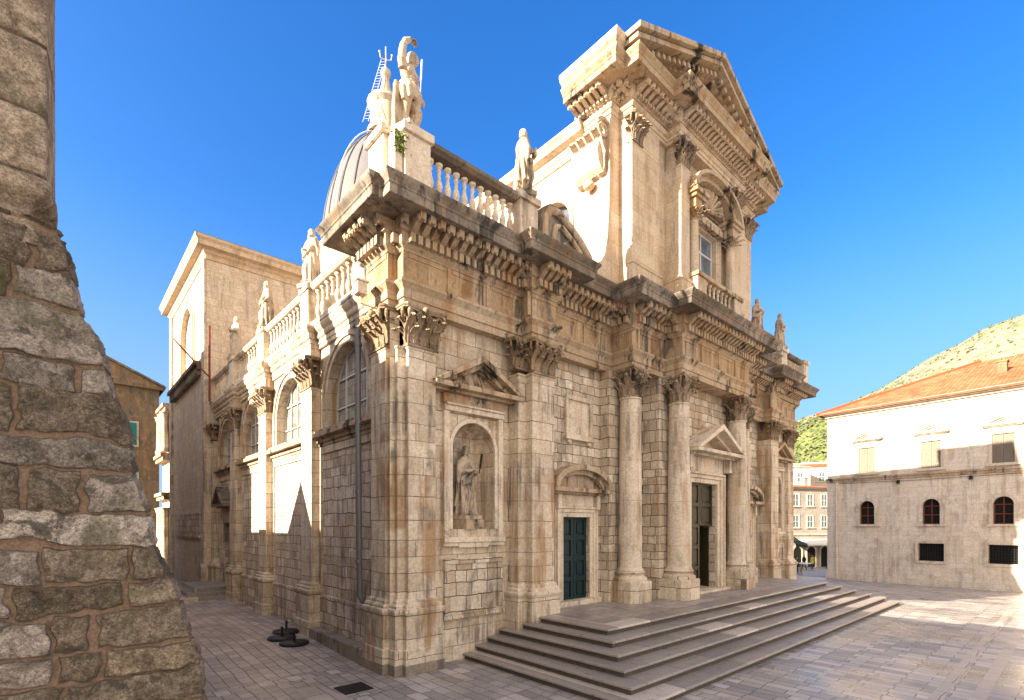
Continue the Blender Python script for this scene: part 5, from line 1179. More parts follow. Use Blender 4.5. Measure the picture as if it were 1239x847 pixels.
# ------------------------------------------------------------------ rough battered wall in the foreground
def buttress():
    root = thing('buttressed_house', (-8.0, -4.6, 0.0), 'rough stone building in the foreground left with a sloping buttress of large weathered blocks', 'building')
    rnd = random.Random(12)
    # block rows: heights from the ground up
    rows = []; z = -0.1
    hs = [0.36, 0.40, 0.33, 0.37, 0.34, 0.30, 0.35, 0.33, 0.28, 0.37, 0.30, 0.36, 0.33, 0.42, 0.30, 0.44, 0.30, 0.50]
    for h in [q * 0.85 for q in hs + [0.34, 0.40, 0.32, 0.38, 0.36, 0.4]]:
        if z > 6.0: break
        rows.append((z, z + h)); z += h
    def edge_x(z): return -4.54 - 1.54 * (z / 6.0) + 0.03 * math.sin(z * 3.1) + 0.015 * math.sin(z * 9)
    def face_y(z): return -5.16 + 0.16 * (z / 6.0)
    blocks = []
    for k, (z0, z1) in enumerate(rows):
        x = edge_x((z0 + z1) / 2) + 0.05; first = True
        while x > -9.3:
            w = rnd.choice([0.22, 0.30, 0.42, 0.55, 0.7, 0.95]) * rnd.uniform(0.85, 1.15)
            if first: w = rnd.choice([0.30, 0.45, 0.75, 1.05]); first = False
            tone = rnd.random()
            base = Vector((0.44, 0.39, 0.345)) if tone < 0.36 else Vector((0.25, 0.205, 0.155)) if tone < 0.62 else Vector((0.175, 0.14, 0.10)) if tone < 0.85 else Vector((0.30, 0.235, 0.17))
            if z0 > 3.6: base = base * 0.72
            base = base * rnd.uniform(0.68, 1.15) * 0.95
            gx, gzz = rnd.uniform(0.006, 0.034), rnd.uniform(0.005, 0.024)
            blocks.append((x - w + gx, x - (gx if x < edge_x(z0) else -0.4), z0 + gzz, z1 - gzz, base, rnd.uniform(0.02, 0.065), rnd.random() * 50, rnd.uniform(-.07, .07)))
            x -= w
    def sample(x, y, z):
        """height of the stone face and colour at a point of the plane"""
        wx = x + 0.05 * noise.noise(Vector((x * 3.1, z * 3.1, 1.3))) + 0.032 * noise.noise(Vector((x * 9, z * 9, 4)))
        wz = z + 0.045 * noise.noise(Vector((x * 2.7, z * 2.7, 7.7))) + 0.030 * noise.noise(Vector((x * 8, z * 8, 2)))
        best = None
        for bl in rowix[max(0, min(69, int((z + 0.2) * 10)))]:
            a, c, z0, z1 = bl[:4]
            zz = wz - bl[7] * (wx - (a + c) / 2)
            d = min(wx - a, c - wx, zz - z0, z1 - zz)
            if best is None or d > best[0]: best = (d, bl)
        d, bl = best
        m = smooth01((d + 0.008) / 0.018)
        rough = 0.020 * noise.fractal(Vector((x * 6, y * 6 + bl[6], z * 6)), 1.0, 2.1, 4) + 0.013 * noise.fractal(Vector((x * 22, y * 22, z * 22 + bl[6])), 1.0, 2.1, 3)
        dome = 0.006 * (1 - math.exp(-max(0, d) / 0.04))
        h = m * (0.018 + bl[5] * 0.3 + dome + rough) + (1 - m) * (0.002 + 0.010 * noise.fractal(Vector((x * 12, y, z * 12)), 1, 2, 3))
        return h, bl[4], 1 - m
    rowix = [[bl for bl in blocks if bl[2] - 0.25 < k / 10 - 0.15 < bl[3] + 0.25] for k in range(70)]
    nz = 460; nf = 380; nsd = 36
    verts = []; cols = []; mort = []; faces = []
    W = nf + nsd + 1
    for j in range(nz + 1):
        z = -0.1 + 6.12 * j / nz; ex = edge_x(z); fy = face_y(z)
        for i in range(W):
            if i <= nf:
                t = i / nf; x = -9.2 + (ex + 9.2) * (1 - (1 - t) ** 1.15); y = fy; n = Vector((0, -1, 0)); sx, sz = x, z
            else:
                t = (i - nf) / nsd; x = ex; y = fy + 1.9 * t ** 1.3; n = Vector((1, 0, 0.26)).normalized(); sx, sz = ex - (y - fy), z
            corner = math.exp(-(abs(i - nf) / 4.0) ** 2)
            h, c, m = sample(sx, y, sz)
            nn = (n + Vector((corner * (0.5 if i <= nf else 0), -corner * (0 if i <= nf else 0.5), 0)))
            h *= 1 - 0.6 * corner
            p = Vector((x, y, z)) + nn * h - Vector((1, -1, 0)) * 0.045 * corner
            verts.append(tuple(p)); cols.append((*c, 1.0)); mort.append(m)
    for j in range(nz):
        for i in range(W - 1): faces.append((j * W + i, j * W + i + 1, (j + 1) * W + i + 1, (j + 1) * W + i))
    me = bpy.data.meshes.new('buttress'); me.from_pydata(verts, [], faces)
    a = me.color_attributes.new('blockcol', 'FLOAT_COLOR', 'POINT'); a.data.foreach_set('color', [q for c in cols for q in c])
    a2 = me.attributes.new('mortar', 'FLOAT', 'POINT'); a2.data.foreach_set('value', mort)
    me.materials.append(M['rubble']); 
    for p in me.polygons: p.use_smooth = True
    me.update(); o = bpy.data.objects.new('buttress', me); COL.objects.link(o); put(o, root)
    # sloping top of the buttress and the rounded string moulding
    # upper wall: dressed large blocks, vertical
    verts = []; cols = []; mort = []; faces = []
    rows2 = []; z = 5.75; k = 0
    while z < 13: h = (0.62, 0.50, 0.56, 0.66)[k % 4]; rows2.append((z, z + h)); z += h; k += 1
    blocks2 = []
    for z0, z1 in rows2:
        x = -6.05
        while x > -9.5:
            w = rnd.uniform(0.55, 1.15); base = Vector((0.40, 0.325, 0.25)) * rnd.uniform(0.8, 1.12)
            blocks2.append((x - w + 0.012, x - 0.012 if x < -6.06 else x + 0.4, z0 + 0.012, z1 - 0.012, base, rnd.uniform(0.0, 0.014), rnd.random() * 50, 0)); x -= w
    nz, nf = 170, 110; nsd = 8; W = nf + nsd + 1
    prof = [(5.80, 0.0), (5.98, -0.02), (6.10, -0.10), (6.16, -0.075), (6.22, 0.015), (6.30, 0.03), (6.38, 0.0), (6.5, 0.0), (13.0, 0.02)]
    for j in range(nz + 1):
        z = 5.80 + 4.4 * (j / nz) ** 1.25; ex = -6.16 + (lerp([(q[0], (q[1],)) for q in prof], z)[0]); fy = -5.0 - (lerp([(q[0], (q[1],)) for q in prof], z)[0]) * 0.8
        for i in range(W):
            if i <= nf: x = -9.2 + (ex + 9.2) * i / nf; y = fy; n = Vector((0, -1, 0)); sx = x
            else: x = ex; y = fy + 2.2 * (i - nf) / nsd; n = Vector((1, 0, 0)); sx = ex - (y - fy)
            wx = sx + 0.02 * noise.noise(Vector((sx * 4, z * 4, 1))); wz = z + 0.02 * noise.noise(Vector((sx * 4, z * 4, 9))); best = None
            for bl in blocks2:
                d = min(wx - bl[0], bl[1] - wx, wz - bl[2], bl[3] - wz)
                if best is None or d > best[0]: best = (d, bl)
            d, bl = best; m = smooth01((d + 0.008) / 0.02)
            h = m * (0.016 + bl[5] + 0.008 * noise.fractal(Vector((sx * 5, y + bl[6], z * 5)), 1, 2, 4)); corner = math.exp(-(abs(i - nf) / 1.5) ** 2)
            verts.append(tuple(Vector((x, y, z)) + n * h - Vector((1, -1, 0)) * 0.02 * corner)); cols.append((*bl[4], 1)); mort.append((1 - m) * 0.6)
    for j in range(nz):
        for i in range(W - 1): faces.append((j * W + i, j * W + i + 1, (j + 1) * W + i + 1, (j + 1) * W + i))
    me = bpy.data.meshes.new('wall'); me.from_pydata(verts, [], faces)
    a = me.color_attributes.new('blockcol', 'FLOAT_COLOR', 'POINT'); a.data.foreach_set('color', [q for c in cols for q in c])
    a2 = me.attributes.new('mortar', 'FLOAT', 'POINT'); a2.data.foreach_set('value', mort)
    me.materials.append(M['rubble_upper'])
    for p in me.polygons: p.use_smooth = True
    me.update(); o = bpy.data.objects.new('wall', me); COL.objects.link(o); put(o, root)
    b = B(); b.add([(-9.2, -5.0, 6.0), (-6.15, -5.0, 6.0), (-6.15, -3.2, 6.05), (-9.2, -3.2, 6.05)], [(0, 1, 2, 3)]); b.build('ledge', M['bench'], root)
    b = B(); b.box(-17, -6.55, -4.9, 2.9, 0, 10.15); b.build('wall', M['brown'], root)
    b = B(); b.prism([(-17.4, 10.1), (-11.6, 12.0), (-6.40, 10.1)], 0, 1); b.v = [(x, -5.2 + z * 8.2, y) for x, y, z in b.v]; b.build('roof', M['crust'], root)
    for y in (-1.5, 1.2):
        f = B(lambda u, v, n: (-6.55 + n, u, v)); f.box(y - 0.55, y + 0.55, 7.4, 9.0, 0.002, 0.06); w_ = f.build('window', M['lightstone'], root)
        f = B(lambda u, v, n: (-6.55 + n, u, v)); f.box(y - 0.42, y + 0.42, 7.5, 8.9, 0.061, 0.07); f.build('pane', M['glass'], w_)
buttress()

# ------------------------------------------------------------------ houses along the street (they shade it)
def gable_house(name, x0, x1, y0, y1, h, rise, label, mat, wins=(), chim=()):
    r = thing(name, ((x0 + x1) / 2, (y0 + y1) / 2, 0), label, 'building')
    b = B(); b.box(x0, x1, y0, y1, 0, h); b.build('wall', M[mat], r)
    b = B(); xm = (x0 + x1) / 2; b.prism([(x0 - 0.3, h), (xm, h + rise), (x1 + 0.08, h)], 0, 1); b.v = [(x, y0 - 0.1 + z * (y1 - y0 + 0.2), y) for x, y, z in b.v]; rf = b.build('roof', M['crust'], r)
    for cx, cy, ch in chim:
        c = B(); c.box(cx - 0.3, cx + 0.3, cy - 0.3, cy + 0.3, h - 0.2, h + ch); c.prism([(cx - 0.36, cy - 0.36), (cx + 0.36, cy - 0.36), (cx + 0.36, cy + 0.36), (cx - 0.36, cy + 0.36)], h + ch, h + ch + 0.1); c.build('chimney', M[mat], rf)
    for y, z in wins:
        f = B(lambda u, v, n: (x1 + n, u, v)); f.box(y - 0.5, y + 0.5, z, z + 1.5, 0.002, 0.06); w_ = f.build('window', M['lightstone'], r)
        f = B(lambda u, v, n: (x1 + n, u, v)); f.box(y - 0.4, y + 0.4, z + 0.1, z + 1.4, 0.061, 0.07); f.build('pane', M['glass'], w_)
    return r
gable_house('street_house', -14, -6.3, 3.1, 6.55, 11.4, 0.7, 'plain stone house opposite the first arched window, hidden behind the foreground wall', 'brown', [(4.0, 4), (5.6, 4), (4.0, 7.5), (5.6, 7.5)], [(-6.8, 4.1, 0.9), (-6.8, 5.7, 1.5)])
gable_house('street_house', -13, -6.3, 9.75, 14.88, 5.9, 0.9, 'low stone house between two taller ones on the narrow street', 'brown', [(11.5, 3)])
gable_house('street_house', -9.2, -6.3, 14.9, 34, 13.6, 2.0, 'tall stone house further down the narrow street', 'brown', [(16, 5), (20, 5), (24, 5), (16, 9), (20, 9), (24, 9)])

gd = thing('street_house', (-9, 8.6, 0), 'narrow gabled stone house squeezed beside the low house on the narrow street', 'building')
b = B(); b.box(-12.8, -6.35, 6.6, 9.7, 0, 5.8); b.build('wall', M['brown'], gd)
b = B(); b.prism([(6.45, 5.8), (8.0, 8.3), (9.85, 5.8)], 0, 1); b.v = [(-12.9 + z * 6.6, x, y) for x, y, z in b.v]; b.build('roof', M['crust'], gd)
# brown house closing the street, with a teal shutter
bh = thing('brown_house', (-2.0, 55.0, 0.2), 'tall brown rendered house closing the narrow street, with a teal shutter', 'building')
b = B(); b.box(-16, 1.5, 50.5, 62, 0, 17.2); b.build('wall', M['brown'], bh)
b = B(); b.add([(-16.4, 50.1, 25.5), (1.8, 50.1, 17.25), (1.8, 62.4, 17.25), (-16.4, 62.4, 25.5), (-16.4, 50.1, 17.2), (1.8, 50.1, 17.0), (1.8, 62.4, 17.0), (-16.4, 62.4, 17.2)], [(0, 1, 2, 3), (0, 4, 5, 1), (1, 5, 6, 2), (0, 3, 7, 4), (3, 2, 6, 7)]); b.build('gable_wall', M['brown'], bh)
b = B(); b.add([(-16.6, 49.9, 25.75), (2.0, 49.9, 17.4), (2.0, 62.5, 17.4), (-16.6, 62.5, 25.75)], [(0, 1, 2, 3)]); b.add([(-16.6, 49.9, 25.6), (2.0, 49.9, 17.2), (2.0, 62.5, 17.2), (-16.6, 62.5, 25.6)], [(0, 1, 2, 3)]); b.add([(-16.6, 49.9, 25.75), (2.0, 49.9, 17.4), (2.0, 49.9, 17.2), (-16.6, 49.9, 25.6)], [(0, 1, 2, 3)]); b.build('roof', M['crust'], bh)
for x, z in ((-0.9, 11.4), (-3.6, 11.4), (-0.9, 6.5)):
    b = B(front(50.5)); b.box(x - 0.75, x + 0.75, z - 0.15, z + 2.3, 0.002, 0.1); w_ = b.build('window', M['ashlar'], bh)
    b = B(front(50.5)); b.box(x - 0.58, x - 0.01, z, z + 2.15, 0.101, 0.15); b.box(x + 0.01, x + 0.58, z, z + 2.15, 0.101, 0.15)
    for q in lin(0.1, 2.0, 16): b.box(x - 0.55, x + 0.55, z + q, z + q + 0.05, 0.151, 0.17)
    b.build('shutter', M['teal'], w_)
# chapel front with columns, just past the transept
ch = thing('chapel', (2.5, 38.5, 0.2), 'narrow ornate chapel front with half columns beyond the transept', 'building')
b = B(); b.box(0.35, 9, 36.0, 39.5, 0, 13.0); b.build('wall', M['ashlar'], ch)
for z, n in ((12.4, 0.3), (8.6, 0.45), (5.6, 0.4)):
    b = B(left(0.35)); b.box(35.9, 39.6, z, z + 0.3, -0.02, n); b.box(35.9, 39.6, z + 0.301, z + 0.55, -0.02, n + 0.15); b.build('cornice', M['carved'], ch)
for y in (36.4, 37.7, 39.0):
    for z0, z1 in ((0.4, 5.0), (9.3, 12.3)):
        b = B().lathe([(0.3, z0), (0.34, z0 + 0.2), (0.26, z0 + 0.35), (0.22, z1 - 0.5), (0.34, z1 - 0.1), (0.38, z1)], (0.12, y, 0), 14); b.build('column', M['ashlar'], ch, 40)

# ------------------------------------------------------------------ palace on the far side of the square
PX, PY = 41.23, 3.39; WU = Vector((-0.0785, -0.997)); NU = Vector((-0.997, 0.0785)); PZ = -0.75
pal = lambda u, v, n: (PX + WU.x * u + NU.x * n, PY + WU.y * u + NU.y * n, v)
PA = thing('palace', (44, -12, PZ), 'long pale stone palace with orange tiled roof, shuttered upper windows and arched lower windows', 'building')
PL = 30.0
wins_u = [2.81, 6.78, 10.56, 14.4, 18.2, 22.1, 26.0]
b = B(pal)
edges = [0] + [(a + c) / 2 for a, c in zip(wins_u, wins_u[1:])] + [PL]
for k, u in enumerate(wins_u):
    opening(b, edges[k], edges[k + 1], 7.15, 12.55, u, 1.10, 7.75, 9.68, 0.22, False)
    opening(b, edges[k], edges[k + 1], 2.9, 7.151, u, 1.02, 3.70, 5.02, 0.35, True)
    if k == 0: b.add([(edges[0], -1.6, 0), (edges[1], -1.6, 0), (edges[1], 2.901, 0), (edges[0], 2.901, 0)], [(0, 1, 2, 3)])
    else: opening(b, edges[k], edges[k + 1], -1.6, 2.901, u, 1.46, 1.05, 2.32, 0.4, False)
b.add([(0, -1.6, 0), (0, 12.55, 0), (0, 12.55, -16), (0, -1.6, -16)], [(0, 1, 2, 3)]); b.add([(PL, -1.6, 0), (PL, 12.55, 0), (PL, 12.55, -16), (PL, -1.6, -16)], [(0, 1, 2, 3)]); b.add([(0, -1.6, -16), (PL, -1.6, -16), (PL, 12.55, -16), (0, 12.55, -16)], [(0, 1, 2, 3)])
b.build('wall', M['palace'], PA)
b = B(pal); b.box(-0.06, PL + 0.06, 7.12, 7.30, -0.02, 0.10); b.box(-0.1, PL + 0.1, 7.302, 7.44, -0.02, 0.17); b.build('string_course', M['carved'], PA, None, 0.01)
b = B(pal); b.box(-0.1, PL + 0.1, 12.4, 12.56, -0.02, 0.2); b.box(-0.2, PL + 0.2, 12.562, 12.72, -16.1, 0.42); b.box(-0.06, PL + 0.06, -1.6, -0.25, -0.02, 0.08); b.build('cornice', M['palace'], PA, None, 0.01)
for k, u in enumerate(wins_u):
    f = B(pal); door_frame(f, u, 1.10, 7.72, 9.68, 0.16, 0.07); f.box(u - 0.82, u + 0.82, 7.56, 7.718, -0.02, 0.14); f.box(u - 0.72, u + 0.72, 9.85, 10.16, -0.02, 0.06); pediment(f, u, 1.02, 10.16, 10.85, 0.34, th=0.13); w_ = f.build('window', M['lightstone'], PA)
    g = B(pal); g.box(u - 0.54, u - 0.01, 7.76, 9.67, -0.16, -0.10); g.box(u + 0.01, u + 0.54, 7.76, 9.67, -0.16, -0.10)
    for q in lin(7.85, 9.5, 22): g.box(u - 0.48, u - 0.07, q, q + 0.045, -0.099, -0.075); g.box(u + 0.07, u + 0.48, q, q + 0.045, -0.099, -0.075)
    g.build('shutter', M['shutter'], w_)
    f = B(pal); ar = [(u - 0.51, 3.70)] + arch_pts(u, 1.02, 5.02, 14) + [(u + 0.51, 3.70)]
    cen = lambda p, q: (u + (p[0] - u) * (1 + q / .51), (5.02 + (p[1] - 5.02) * (1 + q / .51)) if p[1] > 5.02 else p[1])
    f.band([cen(p, 0.20) for p in ar], [cen(p, 0.003) for p in ar], -0.02, 0.07); f.box(u - 0.85, u + 0.85, 3.55, 3.698, -0.02, 0.12); f.box(u - 0.80, u - 0.52, 4.95, 5.07, 0.071, 0.10); f.box(u + 0.52, u + 0.80, 4.95, 5.07, 0.071, 0.10); w_ = f.build('arched_window', M['lightstone'], PA, 40)
    g = B(pal); g.prism(ar, -0.34, -0.32); g.build('pane', M['dark'], w_)
    g = B(pal)
    for q in (-0.49, -0.03, 0.43): g.box(u + q, u + q + 0.06, 3.71, 5.02 if abs(q) > .1 else 5.5, -0.3, -0.24)
    for q in (3.71, 4.35, 4.98): g.box(u - 0.49, u + 0.49, q, q + 0.06, -0.301, -0.241)
    g.build('window_bars', M['rust'], w_)
    if k:
        f = B(pal); door_frame(f, u, 1.46, 1.05, 2.32, 0.18, 0.06); f.box(u - 0.92, u + 0.92, 0.87, 1.046, -0.02, 0.08); w_ = f.build('window', M['lightstone'], PA)
        g = B(pal); g.box(u - 0.73, u + 0.73, 1.05, 2.32, -0.39, -0.37); g.build('pane', M['dark'], w_)
        g = B(pal)
        for q in lin(-0.66, 0.66, 9): g.tube([(u + q, 1.05, -0.1), (u + q, 2.32, -0.1)], 0.018, 5)
        for q in lin(1.15, 2.22, 6): g.tube([(u - 0.73, q, -0.1), (u + 0.73, q, -0.1)], 0.016, 5)
        g.build('iron_grille', M['iron'], w_)
b = B(pal); b.tube([(0.72, -0.75, 0.1), (0.72, 7.1, 0.1)], 0.07, 8); b.build('downpipe', M['palace'], PA, 40)
b = B(pal); b.tube([(-0.3, 12.74, 0.52), (PL + 0.3, 12.74, 0.52)], 0.075, 8); b.build('gutter', M['pipe'], PA, 40)
for u in (4.85, 8.95):
    b = B(pal); b.box(u - 0.09, u + 0.09, 6.75, 7.0, 0.0, 0.12); b.tube([(u, 6.95, 0.1), (u + 0.05, 7.02, 0.35), (u + 0.1, 6.9, 0.45)], 0.025, 6); b.prism([(u + 0.0, 6.78), (u + 0.2, 6.78), (u + 0.16, 6.92), (u + 0.04, 6.92)], 0.36, 0.58); b.build('wall_lamp', M['iron'], PA)
b = B(pal); b.tube([(0.9, 7.0, 0.06), (6.0, 6.93, 0.05), (12, 7.0, 0.06), (20, 6.95, 0.05)], 0.014, 5); b.build('cable', M['iron'], PA)
# hipped tile roof with uv for the tiles
zt, ze = 16.6, 12.73; ru = 6.2
V_ = [pal(-0.55, ze, 0.62), pal(PL + 0.55, ze, 0.62), pal(PL + 0.55, ze, -16.6), pal(-0.55, ze, -16.6), pal(8.0, zt, -8.0), pal(PL - 8.0, zt, -8.0)]
V_ += [(x, y, z - 0.12) for x, y, z in V_[:4]]
F_ = [(0, 1, 5, 4), (1, 2, 5), (2, 3, 4, 5), (3, 0, 4), (0, 6, 7, 1), (1, 7, 8, 2), (2, 8, 9, 3), (3, 9, 6, 0)]
UV = {0: (-0.55, 0), 1: (PL + .55, 0), 5: (PL - 8, 9.4), 4: (8, 9.4)}
me = bpy.data.meshes.new('roof'); me.from_pydata(V_, [], F_); uvl = me.uv_layers.new(name='UVMap')
for p in me.polygons:
    vs_ = [Vector(V_[i]) for i in p.vertices]; e = (vs_[1] - vs_[0]).normalized(); nn = p.normal; g_ = nn.cross(e)
    for li, vi in zip(p.loop_indices, p.vertices):
        d = Vector(V_[vi]) - vs_[0]; uvl.data[li].uv = (d.dot(e) + 3.3, abs(d.dot(g_)))
me.materials.append(M['tiles']); RO = bpy.data.objects.new('roof', me); COL.objects.link(RO); put(RO, PA)
b = B(pal); b.box(9.8, 10.3, 13.4, 15.1, -3.4, -2.9); b.box(9.74, 10.36, 15.1, 15.2, -3.46, -2.84)
for q in (9.88, 10.08): b.box(q, q + 0.12, 15.2, 15.38, -3.3, -3.0)
b.build('chimney', M['brown'], RO)
# roll of ridge tiles down the hip
b = B(); a_, c_ = Vector(V_[0]), Vector(V_[4])
for k in range(40):
    p0 = a_ + (c_ - a_) * (k / 40); p1 = a_ + (c_ - a_) * ((k + 1.05) / 40); b.tube([tuple(p0 + Vector((0, 0, .04))), tuple(p1 + Vector((0, 0, .05)))], [0.13, 0.11], 7)
b.build('ridge_tiles', M['tiles'], RO, 50)

# ------------------------------------------------------------------ houses up the street between cathedral and palace
def town_house(x, y, w, d, z0, h, rz, label, rows, cols, roofcol='tiles', mat='house', group='town houses up the hill', rise=2.0):
    r = thing('town_house', (x, y, z0), label, 'building', group); r.rotation_euler = (0, 0, rz)
    def mk(name, b, m, par=None): o = b.build(name, M[m]); o.parent = par or r; return o
    b = B(); b.box(-w / 2, w / 2, 0, d, -3, h); mk('wall', b, mat)
    b = B(); b.box(-w / 2 - 0.1, w / 2 + 0.1, -0.18, d + .1, h, h + 0.22); b.box(-w / 2 - 0.02, w / 2 + 0.02, -0.12, 0.02, h * 0.42, h * 0.42 + 0.2); mk('cornice', b, 'lightstone')
    vv = [(-w / 2 - .3, -.4, h + .22), (w / 2 + .3, -.4, h + .22), (w / 2 + .3, d + .3, h + .22), (-w / 2 - .3, d + .3, h + .22), (-w / 2 + w * .25, d / 2, h + rise), (w / 2 - w * .25, d / 2, h + rise)]
    me = bpy.data.meshes.new('roof'); me.from_pydata(vv, [], [(0, 1, 5, 4), (1, 2, 5), (2, 3, 4, 5), (3, 0, 4), (0, 3, 2, 1)]); uvl = me.uv_layers.new(name='UVMap')
    for p in me.polygons:
        q = [Vector(vv[i]) for i in p.vertices]; e = (q[1] - q[0]).normalized(); g_ = p.normal.cross(e)
        for li, vi in zip(p.loop_indices, p.vertices): dd = Vector(vv[vi]) - q[0]; uvl.data[li].uv = (dd.dot(e), abs(dd.dot(g_)))
    me.materials.append(M[roofcol]); o = bpy.data.objects.new('roof', me); COL.objects.link(o); o.parent = r
    c = B(); c.box(w * .2, w * .2 + .6, d * .4, d * .4 + .6, h + .5, h + rise + 1.0); c.box(w * .2 - .06, w * .2 + .66, d * .4 - .06, d * .4 + .66, h + rise + 1.0, h + rise + 1.12); mk('chimney', c, mat, o)
    for i in range(rows):
        for j in range(cols):
            wx = -w / 2 + w * (j + 0.5) / cols; wz = h - (i + 1) * 3.1 + 0.6
            f = B(front(0)); door_frame(f, wx, 1.0, wz, wz + 1.75, 0.15, 0.06); f.box(wx - .7, wx + .7, wz - 0.14, wz - .002, -.02, .14); w_ = mk('window', f, 'lightstone')
            g = B(front(0)); g.box(wx - .5, wx + .5, wz, wz + 1.75, 0.003, 0.012); mk('pane', g, 'glass', w_)
            g = B(front(0))
            for q in (-.5, -.03, .44): g.box(wx + q, wx + q + .06, wz, wz + 1.75, 0.013, 0.04)
            for q in (0, .85, 1.69): g.box(wx - .5, wx + .5, wz + q, wz + q + .06, 0.0135, 0.041)
            mk('window_bars', g, 'white', w_)
    return r, mk
h1, mk = town_house(76.2, 16.0, 12.5, 9, -2.6, 11.6, R(-28), 'shade-grey stone shop house with white windows and an awning in the side street', 2, 5, mat='house_shade', rise=1.0)
for k, u in enumerate((-4.6, -2.2, 0.2, 2.6, 5.0)):
    f = B(front(0)); ar = [(u - 0.7, 0.2)] + arch_pts(u, 1.4, 2.5, 12) + [(u + 0.7, 0.2)]; g = B(front(0)); g.prism(ar, 0.004, 0.02)
    cen = lambda p, q: (u + (p[0] - u) * (1 + q / .7), (2.5 + (p[1] - 2.5) * (1 + q / .7)) if p[1] > 2.5 else p[1])
    f.band([cen(p, 0.25) for p in ar], [cen(p, 0.003) for p in ar], -0.02, 0.07); a_ = mk('archway', f, 'lightstone'); mk('pane', g, 'dark', a_)
aw = B(); aw.add([(-2.6, -0.1, 4.3), (5.0, -0.1, 4.3), (5.0, -2.3, 3.7), (-2.6, -2.3, 3.7), (-2.6, -2.32, 3.45), (5.0, -2.32, 3.45)], [(0, 1, 2, 3), (3, 2, 5, 4)]); mk('awning', aw, 'awning')
aw = B(); aw.add([(-4.9, -0.1, 4.9), (-2.9, -0.1, 4.7), (-2.9, -2.6, 3.5), (-4.9, -2.6, 3.7), (-4.9, -2.62, 3.3), (-2.9, -2.62, 3.2)], [(0, 1, 2, 3), (3, 2, 5, 4)]); mk('awning', aw, 'awning_dark')
hs = [(92, 26, 10, 8, 1.5, 12.5, -52, 'white house with a narrow upright window just above the shade-grey shop house', 2, 3, 'house'), (101, 22, 11, 8, 2.5, 12, -60, 'white house with an orange roof, stepping up the hill beside the palace', 2, 3, 'tiles'),
      (118, 36, 12, 9, 7, 10.5, -50, 'pale house high on the slope below the green trees, left of the palace', 2, 3, 'house'), (128, 30, 12, 9, 6.5, 11.5, -56, 'pale broad house high on the slope, half behind the palace corner', 2, 4, 'house'), (108, 41, 10, 8, 6, 9.5, -48, 'small white house nearest the cathedral cornice on the slope', 2, 3, 'house')]
for (x, y, w, d, z0, h, rz, lab, r_, c_, rc) in hs: town_house(x, y, w, d, z0, h, R(rz), lab, r_, c_, rc, rise=1.2)

# people and a dog in the side street
walker((52.2, 9.5, gz(52.2, 9.5)), R(35), 'person in a long dark green coat walking on the paving beside the cathedral end', 'coat_green', 'cloth_blue', 1)
walker((66.0, 13.4, gz(66, 13.4)), R(-40), 'person in black standing under the awning of the shop house', 'coat_black', 'coat_black', 2)
walker((66.6, 12.6, gz(66.6, 12.6)), R(60), 'person in a yellow top under the awning of the shop house', 'cloth_yellow', 'cloth_blue', 3)
walker((68.5, 11.3, gz(68.5, 11.3)), R(-20), 'person in a blue-grey jacket at the palace corner', 'cloth_blue', 'coat_black', 4)
wl2 = walker((46.0, 7.0, gz(46, 7.0)), R(10), 'small child in a tan coat behind the steps', 'cloth_tan', 'cloth_tan', 5, scale=0.55)
# low kiosk table with white cloth
kt = thing('market_table', (60.5, 11.5, gz(60.5, 11.5)), 'low white-topped table standing in the side street by the palace corner', 'table')
b = B(); b.box(59.5, 61.5, 10.9, 12.1, gz(60.5, 11.5) + 0.72, gz(60.5, 11.5) + 0.78); b.build('table_top', M['awning'], kt)
for sx, sy in ((-.85, -.5), (.85, -.5), (-.85, .5), (.85, .5)): b = B(); b.box(60.5 + sx - .03, 60.5 + sx + .03, 11.5 + sy - .03, 11.5 + sy + .03, gz(60.5, 11.5), gz(60.5, 11.5) + 0.72); b.build('leg', M['iron'], kt)

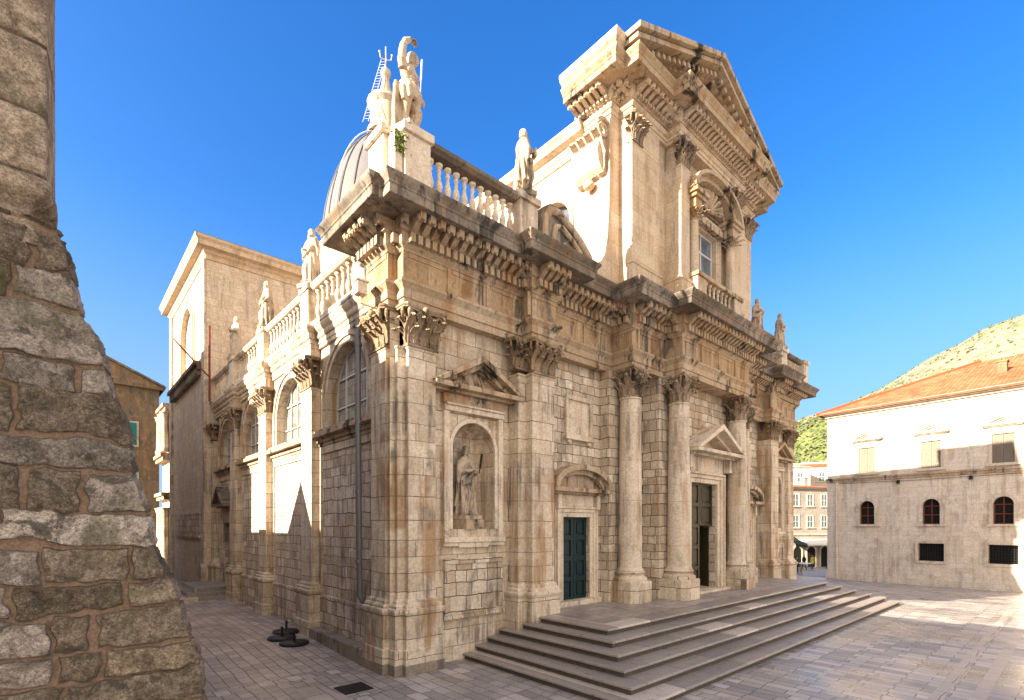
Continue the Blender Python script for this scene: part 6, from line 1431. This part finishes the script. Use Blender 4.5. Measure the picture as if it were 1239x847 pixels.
# ------------------------------------------------------------------ hillside
def hz(x, y):
    X = x + 6.1; sl = (y + 10.6) / max(X, 1.0)
    k = max(0.0, min(0.36, 0.300 - 0.315 * (sl - 0.054)))
    z = k * 330 * smooth01((X - 95) / 245.0)
    return z + 7 * noise.fractal(Vector((x * 0.012, y * 0.012, 3)), 1.0, 2.0, 6) * min(1, max(0, (X - 120) / 120.0)) - 3
xs = lin(95, 620, 130); ys = lin(-160, 420, 130)
hl = sheet('hillside', xs, ys, M['hill'], 0, hz)
b = B(); rnd = random.Random(8)
for k in range(3800):
    x = rnd.uniform(190, 360); s0 = rnd.uniform(0.03, 0.40); y = -10.6 + s0 * (x + 6)
    z = hz(x, y)
    if z > 62 and rnd.random() > 0.5: continue
    if z < 14: continue
    r_ = rnd.uniform(0.35, 1.1) * (1.2 if z < 62 else 0.75)
    for q in range(12):
        d = Vector((rnd.gauss(0, 1), rnd.gauss(0, 1), abs(rnd.gauss(0, 1)))).normalized(); c = Vector((x, y, z - 0.2)) + d * r_ * rnd.uniform(0.5, 1); e = d.cross(Vector((.3, .5, .8))).normalized(); f = d.cross(e); L = r_ * 0.5
        b.add([tuple(c - e * L), tuple(c + f * L), tuple(c + e * L), tuple(c - f * L)], [(0, 1, 2, 3)])
tag(b.build('hillside_bushes', M['hill_leaf']), None, None, kind='stuff')

# ------------------------------------------------------------------ small things on the ground
for i, (x, y, lab) in enumerate(((-0.96, 4.65, 'round dark cast-iron parasol base nearest the camera, of the three in the street'), (-1.05, 5.45, 'round dark parasol base behind the front one, at the left of the three'), (-0.66, 6.25, 'round dark parasol base closest to the pilaster, last of the three'))):
    z = gz(x, y) + 0.004; r = thing('parasol_base', (x, y, z), lab, 'parasol base', 'parasol bases by the church wall')
    b = B().lathe([(0.40, 0.0), (0.41, 0.04), (0.38, 0.07), (0.25, 0.095), (0.10, 0.11), (0.0, 0.11)], (x, y, z), 28); b.build('plate', M['black'], r, 35)
    b = B().lathe([(0.035, 0.105), (0.035, 0.36), (0.028, 0.365), (0.028, 0.15)], (x, y, z), 12); b.tube([(x + 0.03, y, z + 0.30), (x + 0.075, y, z + 0.30)], 0.012, 6); b.build('socket', M['black'], r, 40)
b = B(); b.box(-1.60, -0.95, -0.33, 0.30, -0.02, 0.012)
for k in range(9): b.box(-1.57 + k * 0.07, -1.54 + k * 0.07, -0.30, 0.27, 0.012, 0.016)
tag(b.build('manhole_cover', M['black']), 'dark square iron manhole cover in the paving before the corner pier', 'manhole cover')
